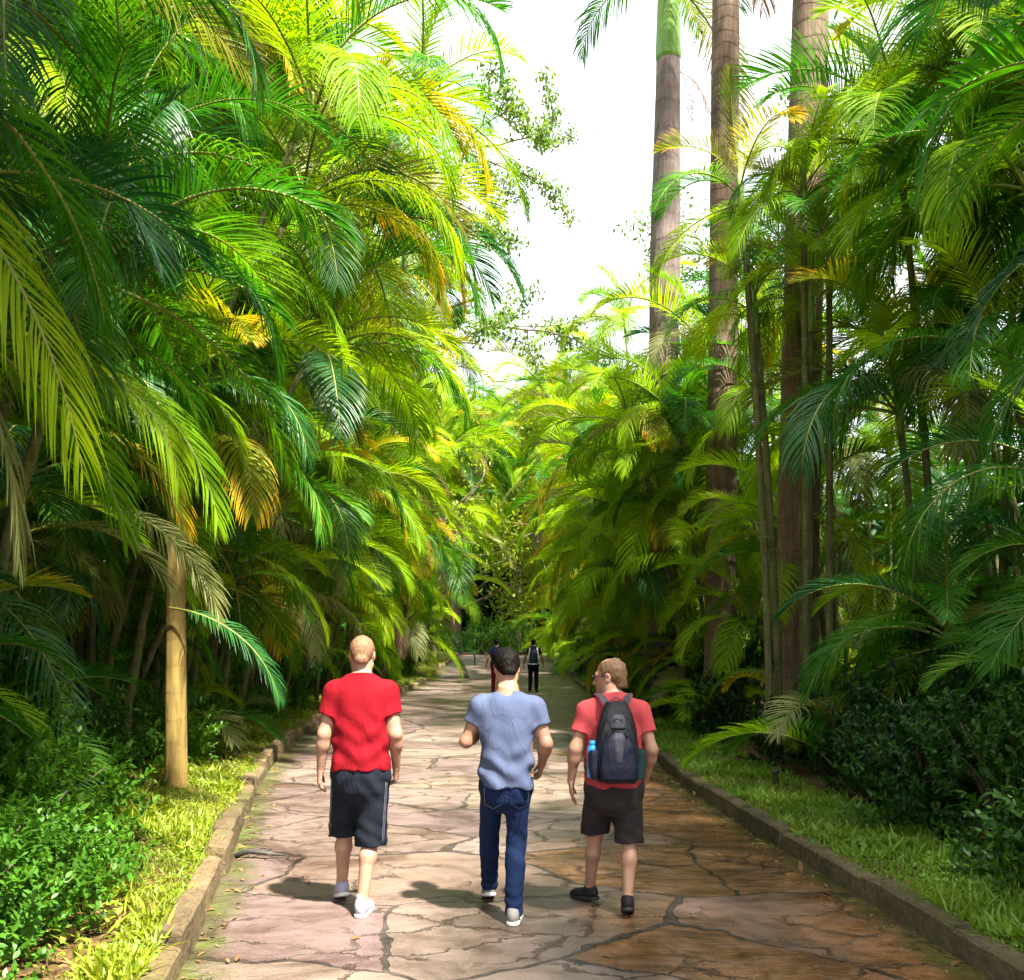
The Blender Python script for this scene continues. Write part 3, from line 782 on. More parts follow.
# right side: three tall trunks standing above the palms
royal = solo_palm(3.25, 22.0, 14.6, .34, 'tall royal palm with pale purplish trunk and green crown shaft against the sky', 62, 'royal_trunk', 3.8, 12, GREEN, (.22, .2), 2.2, 'royal_palm', .10)
for k_, (a_, l_) in enumerate([(0.2, 1.3), (.9, 1.1), (-.5, 1.2)]):       # shrivelled old leaves at the foot of the crown shaft
    add_frond(royal, 'dead', (.22 + .28, .2 + .1 * k_, 14.35), a_, l_, 'palm_dry', 0, random.Random(k_))
slim = solo_palm(3.75, 18.0, 18.0, .265, 'tall palm with grey brown trunk between the pale trunk and the ringed trunk', 63, 'brown_trunk', 3.6, 12, GREEN, (.15, 0), 1.8, 'royal_palm', .05)
ring = solo_palm(4.25, 15.0, 14.5, .30, 'thick brown ringed palm trunk at the right side of the path', 64, 'brown_trunk', 3.6, 12, GREEN, (.35, .1), 1.6, 'royal_palm', .04)

right = [
 (7.4, 7.2, 'dark clumping palm at the right edge of the photo with thick overhanging leaves', 41, 6, (4.2, 7.8), 2.3, DARK, .14),
 (7.2, 10.9, 'clumping palm with many slender dark canes behind the right hand bushes', 42, 11, (4.2, 8.6), 2.2, GREEN, .10),
 (8.3, 15.2, 'green clumping palm behind the thick ringed trunk', 43, 8, (4.5, 10.5), 2.7, MIXED, .14),
 (5.0, 19.5, 'clumping palm between the ringed trunk and the grey brown trunk', 44, 7, (3.0, 8.0), 2.8, LIME, .2),
 (4.9, 25, 'sunlit clumping palm in front of the pale royal trunk foot', 45, 8, (2.5, 8.2), 3.0, LIME, .2),
 (5.1, 31, 'lime green clumping palm behind the pale royal trunk', 46, 8, (3, 9.5), 3.0, LIME, .18),
 (4.9, 38, 'clumping palm on the right beyond the two distant walkers', 47, 9, (3, 13), 3.2, LIME, .14),
 (4.3, 47, 'farthest clumping palm on the right where the path fades out', 48, 10, (4, 16.5), 3.6, LIME, .12),
]
Rpalm = []
for (x, y, lab, sd_, n, h, fl, mt, ln) in right:
    Rpalm.append(clump(x, y, lab, sd_, n, h, fl, 9, mt, PI, ln, .9, 7, GR_, dead=.04))
for i, (x, y) in enumerate([(10.5, 11.5), (10.2, 17.5), (9, 25), (8.8, 33)]):
    clump(x, y, ['shaded clumping palm deep behind the slender canes on the right', 'second row clumping palm right of the ringed trunk',
                 'second row clumping palm behind the grey brown trunk', 'distant second row clumping palm on the right'][i], 70 + i, 6, (4.5, 10), 2.9, 8, GREEN, PI, .15, 1.2, 3, GR_)
# young palms under the trunks
young = [(3.7, 11.6, 'young palm with pale arching leaves beside the foot of the ringed trunk', 81, MIXED, 1.5, 9),
         (4.5, 8.1, 'young palm with striped pale leaves over the dark right bushes', 82, [('palm_pale', 2), ('palm_green', 1)], 1.5, 7),
         (3.6, 17.5, 'young lime palm in front of the grey brown trunk', 83, LIME, 1.7, 10),
         (3.5, 23, 'young blue green palm at the right kerb near the royal trunk', 84, [('palm_blue', 3), ('palm_green', 1)], 1.9, 9),
         (-5.0, 14.4, 'young palm on the left verge behind the tan trunk', 85, LIME, 1.6, 9)]
for x, y, lab, sd_, mt, fl, n in young:
    rr = random.Random(sd_); p = thing('young_palm', lab, 'palm', (x, y, float(gz(y)) + .14), 0, 'young palms at the path edges')
    for i in range(n):
        add_frond(p, rr.choice(['up', 'mid', 'mid', 'out', 'broad']), (rr.uniform(-.1, .1), rr.uniform(-.1, .1), .05 + i * .06 + (.85 if sd_ == 82 else 0)), i * 2.4 + rr.uniform(-.3, .3), fl * rr.uniform(.8, 1.2), pick(rr, mt), rr.uniform(-.2, .2), rr)

# single leaves that stand out in the photo, each on the palm it grows from
def hero(parent, kind, world, az, ln, mat, roll=0.0):
    px, py, pz = parent.location
    add_frond(parent, kind, (world[0] - px, world[1] - py, world[2] - pz), az, ln, mat, roll, random.Random(int(world[0] * 100 + world[2] * 10)))
hl = Lpalm[0]
hero(hl, 'hang', (-3.65, 5.1, 4.9), -.15, 2.7, 'palm_lime', .2)  # lime leaf colour stands in for glints on this hanging frond
hero(hl, 'hang', (-3.95, 5.6, 4.3), .25, 2.6, 'palm_pale', -.3)
hero(hl, 'out', (-4.4, 6.6, 4.9), -.1, 2.6, 'palm_blue', .2)
hero(Lpalm[1], 'curtain', (-4.1, 7.6, 3.6), -.2, 2.2, 'palm_lime', .2)
hero(Lpalm[1], 'low', (-3.6, 8.5, 2.9), -.2, 1.6, 'palm_pale', .2)
hero(Lpalm[1], 'curtain', (-3.9, 8.2, 4.9), .1, 2.6, 'palm_green', .2)
hero(Lpalm[2], 'low', (-3.7, 10.8, 2.1), -.2, 1.7, 'palm_blue', .1)
hero(Lpalm[2], 'curtain', (-4.0, 11.3, 5.8), .0, 2.8, 'palm_lime', .1)
hero(Lpalm[1], 'curtain', (-4.7, 9.6, 3.3), .25, 1.9, 'palm_green', .1)
hero(Lpalm[1], 'out', (-4.8, 9.5, 2.7), .0, 1.9, 'palm_pale', .1)
hero(Lpalm[1], 'low', (-4.5, 9.8, 3.9), -.2, 1.9, 'palm_gold', .1)
hero(Lpalm[3], 'curtain', (-2.6, 14.5, 9.3), -.1, 3.0, 'palm_gold', .2)
hero(Lpalm[3], 'hang', (-1.9, 14.6, 8.9), .2, 2.6, 'palm_gold', .0)
hero(Lpalm[3], 'curtain', (-2.4, 15.2, 11.3), -.1, 3.0, 'palm_green', .2)
hero(Lpalm[3], 'out', (-2.6, 15, 7.8), -.1, 3.3, 'palm_blue', .1)
hr = Rpalm[0]
hero(hr, 'broad', (5.6, 7.8, 5.9), PI + .05, 2.7, 'palm_green', .1)
hero(hr, 'out', (5.9, 8.2, 5.0), PI - .1, 2.5, 'palm_blue', .1)
hero(hr, 'out', (4.6, 6.1, 2.75), PI + .1, 1.7, 'palm_blue', .3)
hero(hr, 'low', (5.4, 7.6, 4.6), PI, 2.3, 'palm_green', -.2)

# ------------------------------------------------------------------ shrubs
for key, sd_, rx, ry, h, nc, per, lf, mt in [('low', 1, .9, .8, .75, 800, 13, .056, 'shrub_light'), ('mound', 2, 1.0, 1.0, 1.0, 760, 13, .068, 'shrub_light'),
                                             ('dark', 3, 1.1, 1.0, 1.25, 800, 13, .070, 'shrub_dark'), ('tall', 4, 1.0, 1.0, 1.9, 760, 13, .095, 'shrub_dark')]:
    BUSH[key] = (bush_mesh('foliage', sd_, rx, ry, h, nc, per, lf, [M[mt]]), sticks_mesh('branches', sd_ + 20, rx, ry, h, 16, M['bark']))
GS, GD = 'bushes on the left verge', 'dark bushes along the right verge'
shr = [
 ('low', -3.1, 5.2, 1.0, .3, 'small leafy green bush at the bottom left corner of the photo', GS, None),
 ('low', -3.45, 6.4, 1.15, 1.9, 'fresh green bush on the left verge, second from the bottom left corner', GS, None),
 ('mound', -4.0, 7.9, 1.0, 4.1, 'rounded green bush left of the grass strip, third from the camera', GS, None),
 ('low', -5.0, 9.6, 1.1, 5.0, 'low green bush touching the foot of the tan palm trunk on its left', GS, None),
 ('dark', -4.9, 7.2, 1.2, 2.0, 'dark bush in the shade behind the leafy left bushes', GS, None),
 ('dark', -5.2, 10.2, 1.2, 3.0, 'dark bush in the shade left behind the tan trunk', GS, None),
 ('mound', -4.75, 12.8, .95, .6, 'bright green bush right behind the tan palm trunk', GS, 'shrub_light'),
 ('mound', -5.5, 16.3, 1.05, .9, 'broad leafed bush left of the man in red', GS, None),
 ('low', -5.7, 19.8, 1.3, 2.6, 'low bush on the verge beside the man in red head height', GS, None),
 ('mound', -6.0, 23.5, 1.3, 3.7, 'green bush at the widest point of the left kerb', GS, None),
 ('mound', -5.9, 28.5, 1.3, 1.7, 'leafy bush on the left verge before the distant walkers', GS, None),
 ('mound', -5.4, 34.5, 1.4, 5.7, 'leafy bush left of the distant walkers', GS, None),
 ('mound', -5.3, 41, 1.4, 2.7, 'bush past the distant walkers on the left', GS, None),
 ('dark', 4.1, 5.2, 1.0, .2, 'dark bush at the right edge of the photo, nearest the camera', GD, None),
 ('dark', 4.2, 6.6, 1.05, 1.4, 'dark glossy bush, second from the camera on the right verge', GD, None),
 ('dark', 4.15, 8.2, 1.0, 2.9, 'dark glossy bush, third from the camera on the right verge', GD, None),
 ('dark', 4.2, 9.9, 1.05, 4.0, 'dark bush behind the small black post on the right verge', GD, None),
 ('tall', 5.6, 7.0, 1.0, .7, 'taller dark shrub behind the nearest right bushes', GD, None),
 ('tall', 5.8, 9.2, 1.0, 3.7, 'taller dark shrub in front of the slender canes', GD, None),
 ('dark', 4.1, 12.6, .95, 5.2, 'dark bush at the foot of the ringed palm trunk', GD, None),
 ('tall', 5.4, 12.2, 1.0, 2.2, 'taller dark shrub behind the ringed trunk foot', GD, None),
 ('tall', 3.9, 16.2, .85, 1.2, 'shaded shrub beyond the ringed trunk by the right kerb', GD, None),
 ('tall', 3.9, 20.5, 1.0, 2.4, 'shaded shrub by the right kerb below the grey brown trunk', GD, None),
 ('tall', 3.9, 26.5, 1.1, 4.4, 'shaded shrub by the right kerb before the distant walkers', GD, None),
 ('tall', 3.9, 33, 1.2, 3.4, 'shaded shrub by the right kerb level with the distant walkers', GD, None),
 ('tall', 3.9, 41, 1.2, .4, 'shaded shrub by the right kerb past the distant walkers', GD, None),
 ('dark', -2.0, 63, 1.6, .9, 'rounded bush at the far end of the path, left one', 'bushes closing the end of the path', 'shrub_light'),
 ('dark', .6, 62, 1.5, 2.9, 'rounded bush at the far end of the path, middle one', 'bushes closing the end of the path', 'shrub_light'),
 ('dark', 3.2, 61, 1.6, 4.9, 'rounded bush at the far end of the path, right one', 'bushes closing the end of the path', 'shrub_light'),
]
for key, x, y, s, rot, lab, g, mt in shr:
    shrub(key, x, y, s, rot, lab, g, mat=mt)

# ------------------------------------------------------------------ broad trees
tree('feathery_tree', -7.4, 34, 23, 'airy fine leaved tree reaching into the sky behind the left palms', 90, 'tree_leaf_airy', .34, .50, 24000, .17, .26, (2.2, 0), 3, clump_r=.36, flat=.5, limb_sag=.04)
tree('broadleaf_tree', -3.6, 66, 17, 'yellow green tree closing the end of the path on its left', 91, 'tree_leaf', .40, .22, 24000, .36, .35, (0, 0), 3, clump_r=1.3)
tree('broadleaf_tree', 4.6, 62, 16, 'yellow green tree closing the end of the path on its right', 92, 'tree_leaf', .40, .22, 24000, .36, .35, (-.6, 0), 3, clump_r=1.3)
tree('broadleaf_tree', .4, 74, 18, 'bright tree above the dark opening at the end of the path', 93, 'tree_leaf', .42, .25, 26000, .40, .35, (0, 0), 3, clump_r=1.5)
tree('feathery_tree', 11.2, 39, 25, 'pale distant tree seen in the sky gap between the tall trunks', 94, 'tree_leaf_airy', .22, .4, 12000, .2, .3, (0, 0), 3, clump_r=.6)
tree('leaning_tree', -4.6, 33, 8, 'thin bare limbed tree leaning out of the left palms towards the path', 95, 'tree_leaf', .4, .35, 900, .16, .10, (2.6, .5), 3, clump_r=.5)

tree('broadleaf_tree', -7.4, .8, 12.5, 'unseen tree added to shade the near left palms, level with the photographer', 96, 'tree_leaf', .34, .62, 17000, .28, .25, (4.6, 2.0), 3, clump_r=.9, flat=.6, group='unseen trees added to shade the near path')  # added out of view; its crown is placed to darken the near left palms
tree('broadleaf_tree', 8.4, .4, 12.0, 'unseen tree added to shade the near path from the right, level with the photographer', 97, 'tree_leaf', .40, .5, 12000, .28, .25, (-1.2, 1.0), 3, clump_r=.9, flat=.6, group='unseen trees added to shade the near path')  # added out of view to cast shade on the near path and right bushes

# ------------------------------------------------------------------ far thicket: uncountable leaves behind the rows
def thicket(name, label, boxes, n, leaf, mat, seed):
    r = np.random.default_rng(seed); Ps = []
    tot = sum((b[1] - b[0]) * (b[3] - b[2]) for b in boxes)
    for x0, x1, y0, y1, z1 in boxes:
        k = int(n * (x1 - x0) * (y1 - y0) / tot)
        P = np.stack([r.uniform(x0, x1, k), r.uniform(y0, y1, k), r.uniform(0, 1, k) ** 1.1], 1)
        top = z1 * (.72 + .28 * np.sin(P[:, 1] * .55 + seed) * np.cos(P[:, 0] * .4) )
        P[:, 2] *= top; Ps.append(P)
    P = np.vstack(Ps)
    k = len(P)
    D = unit(r.normal(size=(k, 3)) + np.array([0, 0, -.5])); U = unit(r.normal(size=(k, 3)) + np.array([0, 0, .6]))
    V, F = leaf_faces(P, D, U, leaf * r.uniform(.5, 1.4, k), leaf * .4 * r.uniform(.6, 1.2, k))
    o = obj(name, mesh_np(name, V, F, [M[mat]], True)); tag(o, label, 'thicket', kind='stuff')
thicket('thicket', 'dense dark jungle leaves filling in behind the left palms', [(-15, -10, 2, 50, 12), (-10.5, -6.4, 3, 12, 4.5)], 24000, .75, 'shrub_dark', 1)
thicket('thicket', 'dense dark jungle leaves filling in behind the right palms', [(11.5, 16, 4, 50, 9.5), (6.5, 10.5, 6, 16, 3.0)], 24000, .7, 'shrub_dark', 2)
thicket('thicket', 'dark wood closing the far end of the path', [(-16, 16, 76, 88, 13), (-8, 8, 76, 80, 8)], 22000, 1.1, 'shrub_dark', 3)

# ------------------------------------------------------------------ groundcover and litter on the verges
def verge_cover(name, label, Xf, side, wfun, y0, y1, n, mat, blade, seed, flat=.55, cat='grass', keep=None, thin=None):
    r = np.random.default_rng(seed)
    y = y0 + (y1 - y0) * r.uniform(0, 1, n) ** 2.0
    wd = wfun(y)
    u = r.uniform(0, 1, n)
    d = -.06 + wd * u
    x = Xf(y) + side * (KB + d)
    clump_ = np.sin(x * 5.1 + seed) * np.cos(y * 4.3) + .6 * np.sin(y * 9.7 + x * 7)
    ok = r.uniform(-1.9, 1.2, n) < clump_ + .4
    if keep is not None: ok &= keep(x, y, d, r)
    x, y, d = x[ok], y[ok], d[ok]; k = len(x)
    z = gz(y) + verge_h(d) + np.where(flat < .9, 1, 0) * r.uniform(-.01, .075, k) * (.4 + .6 * np.clip(clump_[ok], 0, 1)) + .005
    P = np.stack([x, y, z], 1)
    up = np.array([0, 0, 1.0])
    D = unit(r.normal(size=(k, 3)) * np.array([1, 1, .4]) + up * (1 - flat) * 1.6)
    U = unit(r.normal(size=(k, 3)) * .45 + up)
    ln = blade * r.uniform(.5, 1.4, k); wdt = ln * (r.uniform(.28, .55, k) if thin is None else thin * r.uniform(.6, 1.3, k))
    ln, wdt = ln * (.7 + .6 * (np.sin(x * 3.7 + y * 2.9) > .1)), wdt * (.7 + .6 * (np.sin(x * 3.7 + y * 2.9) > .1))
    V, F = leaf_faces(P, D, U, ln, wdt)
    o = obj(name, mesh_np(name, V, F, [M[mat]], True)); tag(o, label, cat, kind='stuff')
bare = lambda x, y, d, r: ~((np.sin(x * 2.3 + 1.0) * np.cos(y * 1.1 + .4) > .55) & (r.uniform(0, 1, len(x)) < .8)) & ~((y < 6.0) & (d > .25) & (r.uniform(0, 1, len(x)) < .5))
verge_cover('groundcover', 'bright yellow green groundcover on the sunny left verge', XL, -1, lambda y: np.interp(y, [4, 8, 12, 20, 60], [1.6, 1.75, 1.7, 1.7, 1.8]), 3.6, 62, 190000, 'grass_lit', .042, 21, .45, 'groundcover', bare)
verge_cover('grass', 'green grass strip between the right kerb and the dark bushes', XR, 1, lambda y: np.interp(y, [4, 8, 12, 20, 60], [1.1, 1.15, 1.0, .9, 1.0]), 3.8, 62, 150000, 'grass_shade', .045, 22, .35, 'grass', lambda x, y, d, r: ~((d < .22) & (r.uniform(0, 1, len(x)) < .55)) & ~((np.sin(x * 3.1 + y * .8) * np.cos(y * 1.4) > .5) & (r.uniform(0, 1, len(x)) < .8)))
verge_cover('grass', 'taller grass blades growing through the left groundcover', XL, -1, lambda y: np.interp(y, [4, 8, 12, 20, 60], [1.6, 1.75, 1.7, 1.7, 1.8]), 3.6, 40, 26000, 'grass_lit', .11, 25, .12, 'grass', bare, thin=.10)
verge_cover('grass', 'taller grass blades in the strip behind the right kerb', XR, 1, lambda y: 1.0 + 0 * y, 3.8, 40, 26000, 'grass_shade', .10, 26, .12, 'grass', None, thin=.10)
verge_cover('leaf_litter', 'dry brown fallen leaves on the left verge soil', XL, -1, lambda y: 1.3 + 0 * y, 3.6, 30, 2600, 'litter', .075, 23, .95, 'fallen leaves')
verge_cover('leaf_litter', 'dry brown fallen leaves behind the right kerb', XR, 1, lambda y: .8 + 0 * y, 3.8, 26, 2600, 'litter', .07, 24, .95, 'fallen leaves')

def path_litter(n):
    r = np.random.default_rng(77); y = 3.5 + 30 * r.uniform(0, 1, n) ** 1.6; side = r.random(n) < .5
    off = np.abs(r.normal(size=n)) * .16 + .02
    far = r.random(n) < .12; off = np.where(far, r.uniform(.1, 2.0, n), off)
    x = np.where(side, XL(y) + off, XR(y) - off)
    P = np.stack([x, y, gz(y) + .008 + .006 * r.random(n)], 1)
    D = unit(r.normal(size=(n, 3)) * np.array([1, 1, .12])); U = unit(r.normal(size=(n, 3)) * .2 + np.array([0, 0, 1]))
    ln = r.uniform(.03, .09, n)
    V, F = leaf_faces(P, D, U, ln, ln * r.uniform(.2, .5, n))
    o = obj('leaf_litter', mesh_np('leaf_litter', V, F, [M['litter']], True)); tag(o, 'scattered dry leaves lying on the stone path along its kerbs', 'fallen leaves', kind='stuff')
path_litter(700)
M['post'] = simple_mat('dark post', (.02, .02, .018), .6, (.05, .045, .035), 12)
# a fallen twig against the left kerb and a small dark post on the right verge
mb = MB()
mb.tube([(-.16, 0, .02), (-.05, .02, .06), (.1, -.01, .045), (.24, .03, .02)], [.022, .026, .018, .006], 6)
mb.tube([(-.02, .02, .045), (.03, .1, .07), (.12, .13, .04)], [.01, .008, .004], 5)
mb.tube([(.08, 0, .04), (.12, -.07, .05), (.2, -.1, .02)], [.009, .007, .003], 5)
mb.tube([(-.1, .01, .04), (-.14, .07, .06)], [.008, .003], 5)
tag(obj('twig', mb.mesh('twig', [M['post']]), None, (-2.06, 8.0, 0)), 'dark broken twig lying on the path against the left kerb', 'twig')
mb = MB(); mb.tube([(0, 0, -.05), (0, 0, .13), (0, 0, .15)], [.028, .028, .02], 10); mb.tube([(0, 0, .15), (0, 0, .155), (0, 0, .185), (0, 0, .20)], [.03, .04, .04, .02], 10)
tag(obj('garden_post', mb.mesh('garden_post', [M['post']]), None, (2.9, 11.0, .13)), 'small black post standing in the grass of the right verge', 'post')
# ------------------------------------------------------------------ people: smooth distance fields meshed as one surface
class Field:
    """distance field on a regular grid; primitives are blended into it, then meshed (surface nets)"""
    def __init__(s, lo, hi, h):
        s.lo = np.array(lo, float); s.h = h
        s.n = np.ceil((np.array(hi) - s.lo) / h).astype(int) + 1
        s.F = np.full(s.n, 9.0, np.float32)
        s.ax = [s.lo[i] + h * np.arange(s.n[i]) for i in range(3)]
    def box(s, lo, hi, pad):
        i0 = np.maximum(((np.array(lo) - pad - s.lo) / s.h).astype(int), 0)
        i1 = np.minimum(((np.array(hi) + pad - s.lo) / s.h).astype(int) + 2, s.n)
        sl_ = tuple(slice(a, b) for a, b in zip(i0, i1))
        G = np.meshgrid(*[s.ax[i][sl_[i]] for i in range(3)], indexing='ij')
        return sl_, np.stack(G, -1)
    def put(s, lo, hi, fn, k=.02, cut=False):
        sl_, P = s.box(lo, hi, .07)
        if min(P.shape) == 0: return
        d = fn(P); a = s.F[sl_]
        if cut:
            d = -d; hh = np.maximum(k - np.abs(a - d), 0) / k
            s.F[sl_] = np.maximum(a, d) + hh * hh * k * .25
        else:
            hh = np.maximum(k - np.abs(a - d), 0) / k
            s.F[sl_] = np.minimum(a, d) - hh * hh * k * .25
    def cap(s, a, b, r1, r2, k=.02, clip=None, cut=False, flat=None):
        a = np.array(a, float); b = np.array(b, float)
        lo = np.minimum(a - r1, b - r2); hi = np.maximum(a + r1, b + r2)
        ab = b - a; L2 = ab.dot(ab)
        def fn(P):
            t = np.clip(((P - a) @ ab) / L2, 0, 1)
            d = np.linalg.norm(P - a - t[..., None] * ab, axis=-1) - (r1 + (r2 - r1) * t)
            if clip is not None:
                for o, nn in clip:
                    nn = np.array(nn, float); nn /= np.linalg.norm(nn)
                    d = np.maximum(d, (P - np.array(o)) @ nn)
            return d
        s.put(lo, hi, fn, k, cut)
    def ell(s, c, r, k=.02, rot=None, cut=False, clip=None):
        c = np.array(c, float); r = np.array(r, float); m = r.max()
        def fn(P):
            q = P - c
            if rot is not None: q = q @ rot
            k0 = np.linalg.norm(q / r, axis=-1); k1 = np.linalg.norm(q / r ** 2, axis=-1) + 1e-9
            d = k0 * (k0 - 1) / k1
            if clip is not None:
                for o, nn in clip:
                    nn = np.array(nn, float); nn /= np.linalg.norm(nn)
                    d = np.maximum(d, (P - np.array(o)) @ nn)
            return d
        s.put(c - m, c + m, fn, k, cut)
    def rbox(s, c, hs, r, k=.01, rot=None, cut=False, taper=0.0):
        c = np.array(c, float); hs = np.array(hs, float); m = np.linalg.norm(hs)
        def fn(P):
            q = P - c
            if rot is not None: q = q @ rot
            q = q.copy()
            if taper: q[..., 0] /= (1 - taper * q[..., 2] / hs[2])
            q = np.abs(q) - (hs - r)
            return np.linalg.norm(np.maximum(q, 0), axis=-1) + np.minimum(q.max(-1), 0) - r
        s.put(c - m, c + m, fn, k, cut)
    def loft(s, rows, k=.03, pw=2.3, clip=None):
        """stack of ellipses: rows (z, half width, half depth, centre x, centre y)"""
        A = np.array(rows, float); A = A[A[:, 0].argsort()]
        z0, z1 = A[0, 0], A[-1, 0]
        lo = np.array([(A[:, 3] - A[:, 1]).min(), (A[:, 4] - A[:, 2]).min(), z0]); hi = np.array([(A[:, 3] + A[:, 1]).max(), (A[:, 4] + A[:, 2]).max(), z1])
        zz = np.linspace(z0, z1, 200)
        T = [np.convolve(np.pad(np.interp(zz, A[:, 0], A[:, i]), 9, mode='edge'), np.ones(19) / 19, 'valid') for i in range(1, 5)]
        def fn(P):
            z = P[..., 2]; zc = np.clip(z, z0, z1)
            w_, d_, cx, cy_ = [np.interp(zc, zz, t) for t in T]
            x = (P[..., 0] - cx) / w_; y = (P[..., 1] - cy_) / d_
            rr = (np.abs(x) ** pw + np.abs(y) ** pw) ** (1 / pw)
            e = (rr - 1) * np.minimum(w_, d_) * .95
            ez = np.maximum(z0 - z, z - z1)
            d = np.where(ez > 0, np.sqrt(np.maximum(e, 0) ** 2 + ez ** 2) , np.maximum(e, ez))
            if clip is not None:
                for o, nn in clip:
                    nn = np.array(nn, float); nn /= np.linalg.norm(nn)
                    d = np.maximum(d, (P - np.array(o)) @ nn)
            return d
        s.put(lo, hi, fn, k)
    def halfspace(s, o, nn):
        """keep only the side the normal points away from"""
        nn = np.array(nn, float); nn /= np.linalg.norm(nn)
        G = np.meshgrid(*s.ax, indexing='ij')
        d = sum((G[i] - o[i]) * nn[i] for i in range(3))
        s.F = np.maximum(s.F, d.astype(np.float32))
    def disp(s, fn):
        m = np.abs(s.F) < .05
        ix = np.nonzero(m)
        P = np.stack([s.ax[i][ix[i]] for i in range(3)], -1)
        s.F[ix] += fn(P).astype(np.float32)
    def mesh(s, name, mats, midx=None, smooth=2):
        F = s.F; n = s.n; B = F < 0
        c = [B[i:n[0] - 1 + i, j:n[1] - 1 + j, k:n[2] - 1 + k] for i in (0, 1) for j in (0, 1) for k in (0, 1)]
        sm = sum(x.astype(np.int8) for x in c)
        act = (sm > 0) & (sm < 8)
        I = np.stack(np.nonzero(act), 1)
        vid = np.full(act.shape, -1, np.int64); vid[act] = np.arange(len(I))
        acc = np.zeros((len(I), 3)); cnt = np.zeros(len(I))
        cor = [(i, j, k) for i in (0, 1) for j in (0, 1) for k in (0, 1)]
        for a in range(8):
            for b in range(a + 1, 8):
                ca, cb = np.array(cor[a]), np.array(cor[b])
                if np.abs(ca - cb).sum() != 1: continue
                fa = F[tuple((I + ca).T)]; fb = F[tuple((I + cb).T)]
                m = (fa < 0) != (fb < 0)
                t = fa / np.where(m, fa - fb, 1)
                acc[m] += ca + t[m, None] * (cb - ca); cnt[m] += 1
        V = s.lo + (I + acc / cnt[:, None]) * s.h
        Q = []
        for ax in range(3):
            u, v = (ax + 1) % 3, (ax + 2) % 3
            sa = [slice(None)] * 3; sb = [slice(None)] * 3
            sa[ax] = slice(0, -1); sb[ax] = slice(1, None)
            ch = B[tuple(sa)] != B[tuple(sb)]
            E = np.stack(np.nonzero(ch), 1)
            E = E[(E[:, u] > 0) & (E[:, v] > 0) & (E[:, u] < n[u] - 1) & (E[:, v] < n[v] - 1)]
            ins = B[tuple(E.T)]
            du = np.zeros(3, int); du[u] = 1; dv = np.zeros(3, int); dv[v] = 1
            q = np.stack([vid[tuple((E - du - dv).T)], vid[tuple((E - dv).T)], vid[tuple(E.T)], vid[tuple((E - du).T)]], 1)
            q[~ins] = q[~ins][:, ::-1]
            Q.append(q)
        Q = np.vstack(Q)
        Q = Q[(Q >= 0).all(1)]
        for _ in range(smooth):      # light smoothing that keeps the volume
            for w_ in (.45, -.40):
                S = np.zeros_like(V); C_ = np.zeros(len(V))
                for a in range(4):
                    i, j = Q[:, a], Q[:, (a + 1) % 4]
                    np.add.at(S, i, V[j]); np.add.at(S, j, V[i]); np.add.at(C_, i, 1); np.add.at(C_, j, 1)
                V = V + w_ * (S / np.maximum(C_, 1)[:, None] - V)
        mi = midx(V[Q].mean(1)) if midx else None
        return mesh_np(name, V, Q, mats, True, mi)

def fabric(name, col, col2=None, rough=.85, weave=900, wr=.004, spec=.15):
    m, nt, out = new_mat(name)
    tc = N(nt, 'ShaderNodeTexCoord')
    p = N(nt, 'ShaderNodeBsdfPrincipled'); p.inputs['Roughness'].default_value = rough
    p.inputs['Specular IOR Level'].default_value = spec
    n1 = N(nt, 'ShaderNodeTexNoise', i_Scale=7.0, i_Detail=6.0); L(nt, tc.outputs['Object'], n1.inputs['Vector'])
    L(nt, ramp(nt, n1.outputs['Fac'], [(.3, col), (.7, col2 or tuple(c * .82 for c in col))]), p.inputs['Base Color'])
    n2 = N(nt, 'ShaderNodeTexNoise', i_Scale=weave, i_Detail=1.0); L(nt, tc.outputs['Object'], n2.inputs['Vector'])
    mp = N(nt, 'ShaderNodeMapping'); mp.inputs['Scale'].default_value = (9, 9, 5); mp.inputs['Rotation'].default_value = (.3, .5, .2); L(nt, tc.outputs['Object'], mp.inputs['Vector'])
    n3 = N(nt, 'ShaderNodeTexNoise', i_Scale=1.0, i_Detail=3.0, i_Distortion=1.2); L(nt, mp.outputs[0], n3.inputs['Vector'])
    h = math_n(nt, 'ADD', math_n(nt, 'MULTIPLY', n3.outputs['Fac'], 1.0), math_n(nt, 'MULTIPLY', n2.outputs['Fac'], .06))
    b = N(nt, 'ShaderNodeBump'); b.inputs['Distance'].default_value = wr * 4; b.inputs['Strength'].default_value = .8
    L(nt, h, b.inputs['Height']); L(nt, b.outputs[0], p.inputs['Normal'])
    p.inputs['Sheen Weight'].default_value = 0
    L(nt, p.outputs[0], out.inputs['Surface'])
    return m

def skin_mat(name, col, col2):
    m, nt, out = new_mat(name)
    tc = N(nt, 'ShaderNodeTexCoord')
    p = N(nt, 'ShaderNodeBsdfPrincipled'); p.inputs['Roughness'].default_value = .5
    n1 = N(nt, 'ShaderNodeTexNoise', i_Scale=11.0, i_Detail=6.0); L(nt, tc.outputs['Object'], n1.inputs['Vector'])
    L(nt, ramp(nt, n1.outputs['Fac'], [(.35, col), (.65, col2)]), p.inputs['Base Color'])
    p.inputs['Subsurface Weight'].default_value = .12; p.inputs['Subsurface Radius'].default_value = (.012, .005, .003)
    n2 = N(nt, 'ShaderNodeTexNoise', i_Scale=160.0, i_Detail=3.0); L(nt, tc.outputs['Object'], n2.inputs['Vector'])
    b = N(nt, 'ShaderNodeBump'); b.inputs['Distance'].default_value = .002; b.inputs['Strength'].default_value = .6
    L(nt, n2.outputs['Fac'], b.inputs['Height']); L(nt, b.outputs[0], p.inputs['Normal'])
    L(nt, p.outputs[0], out.inputs['Surface'])
    return m

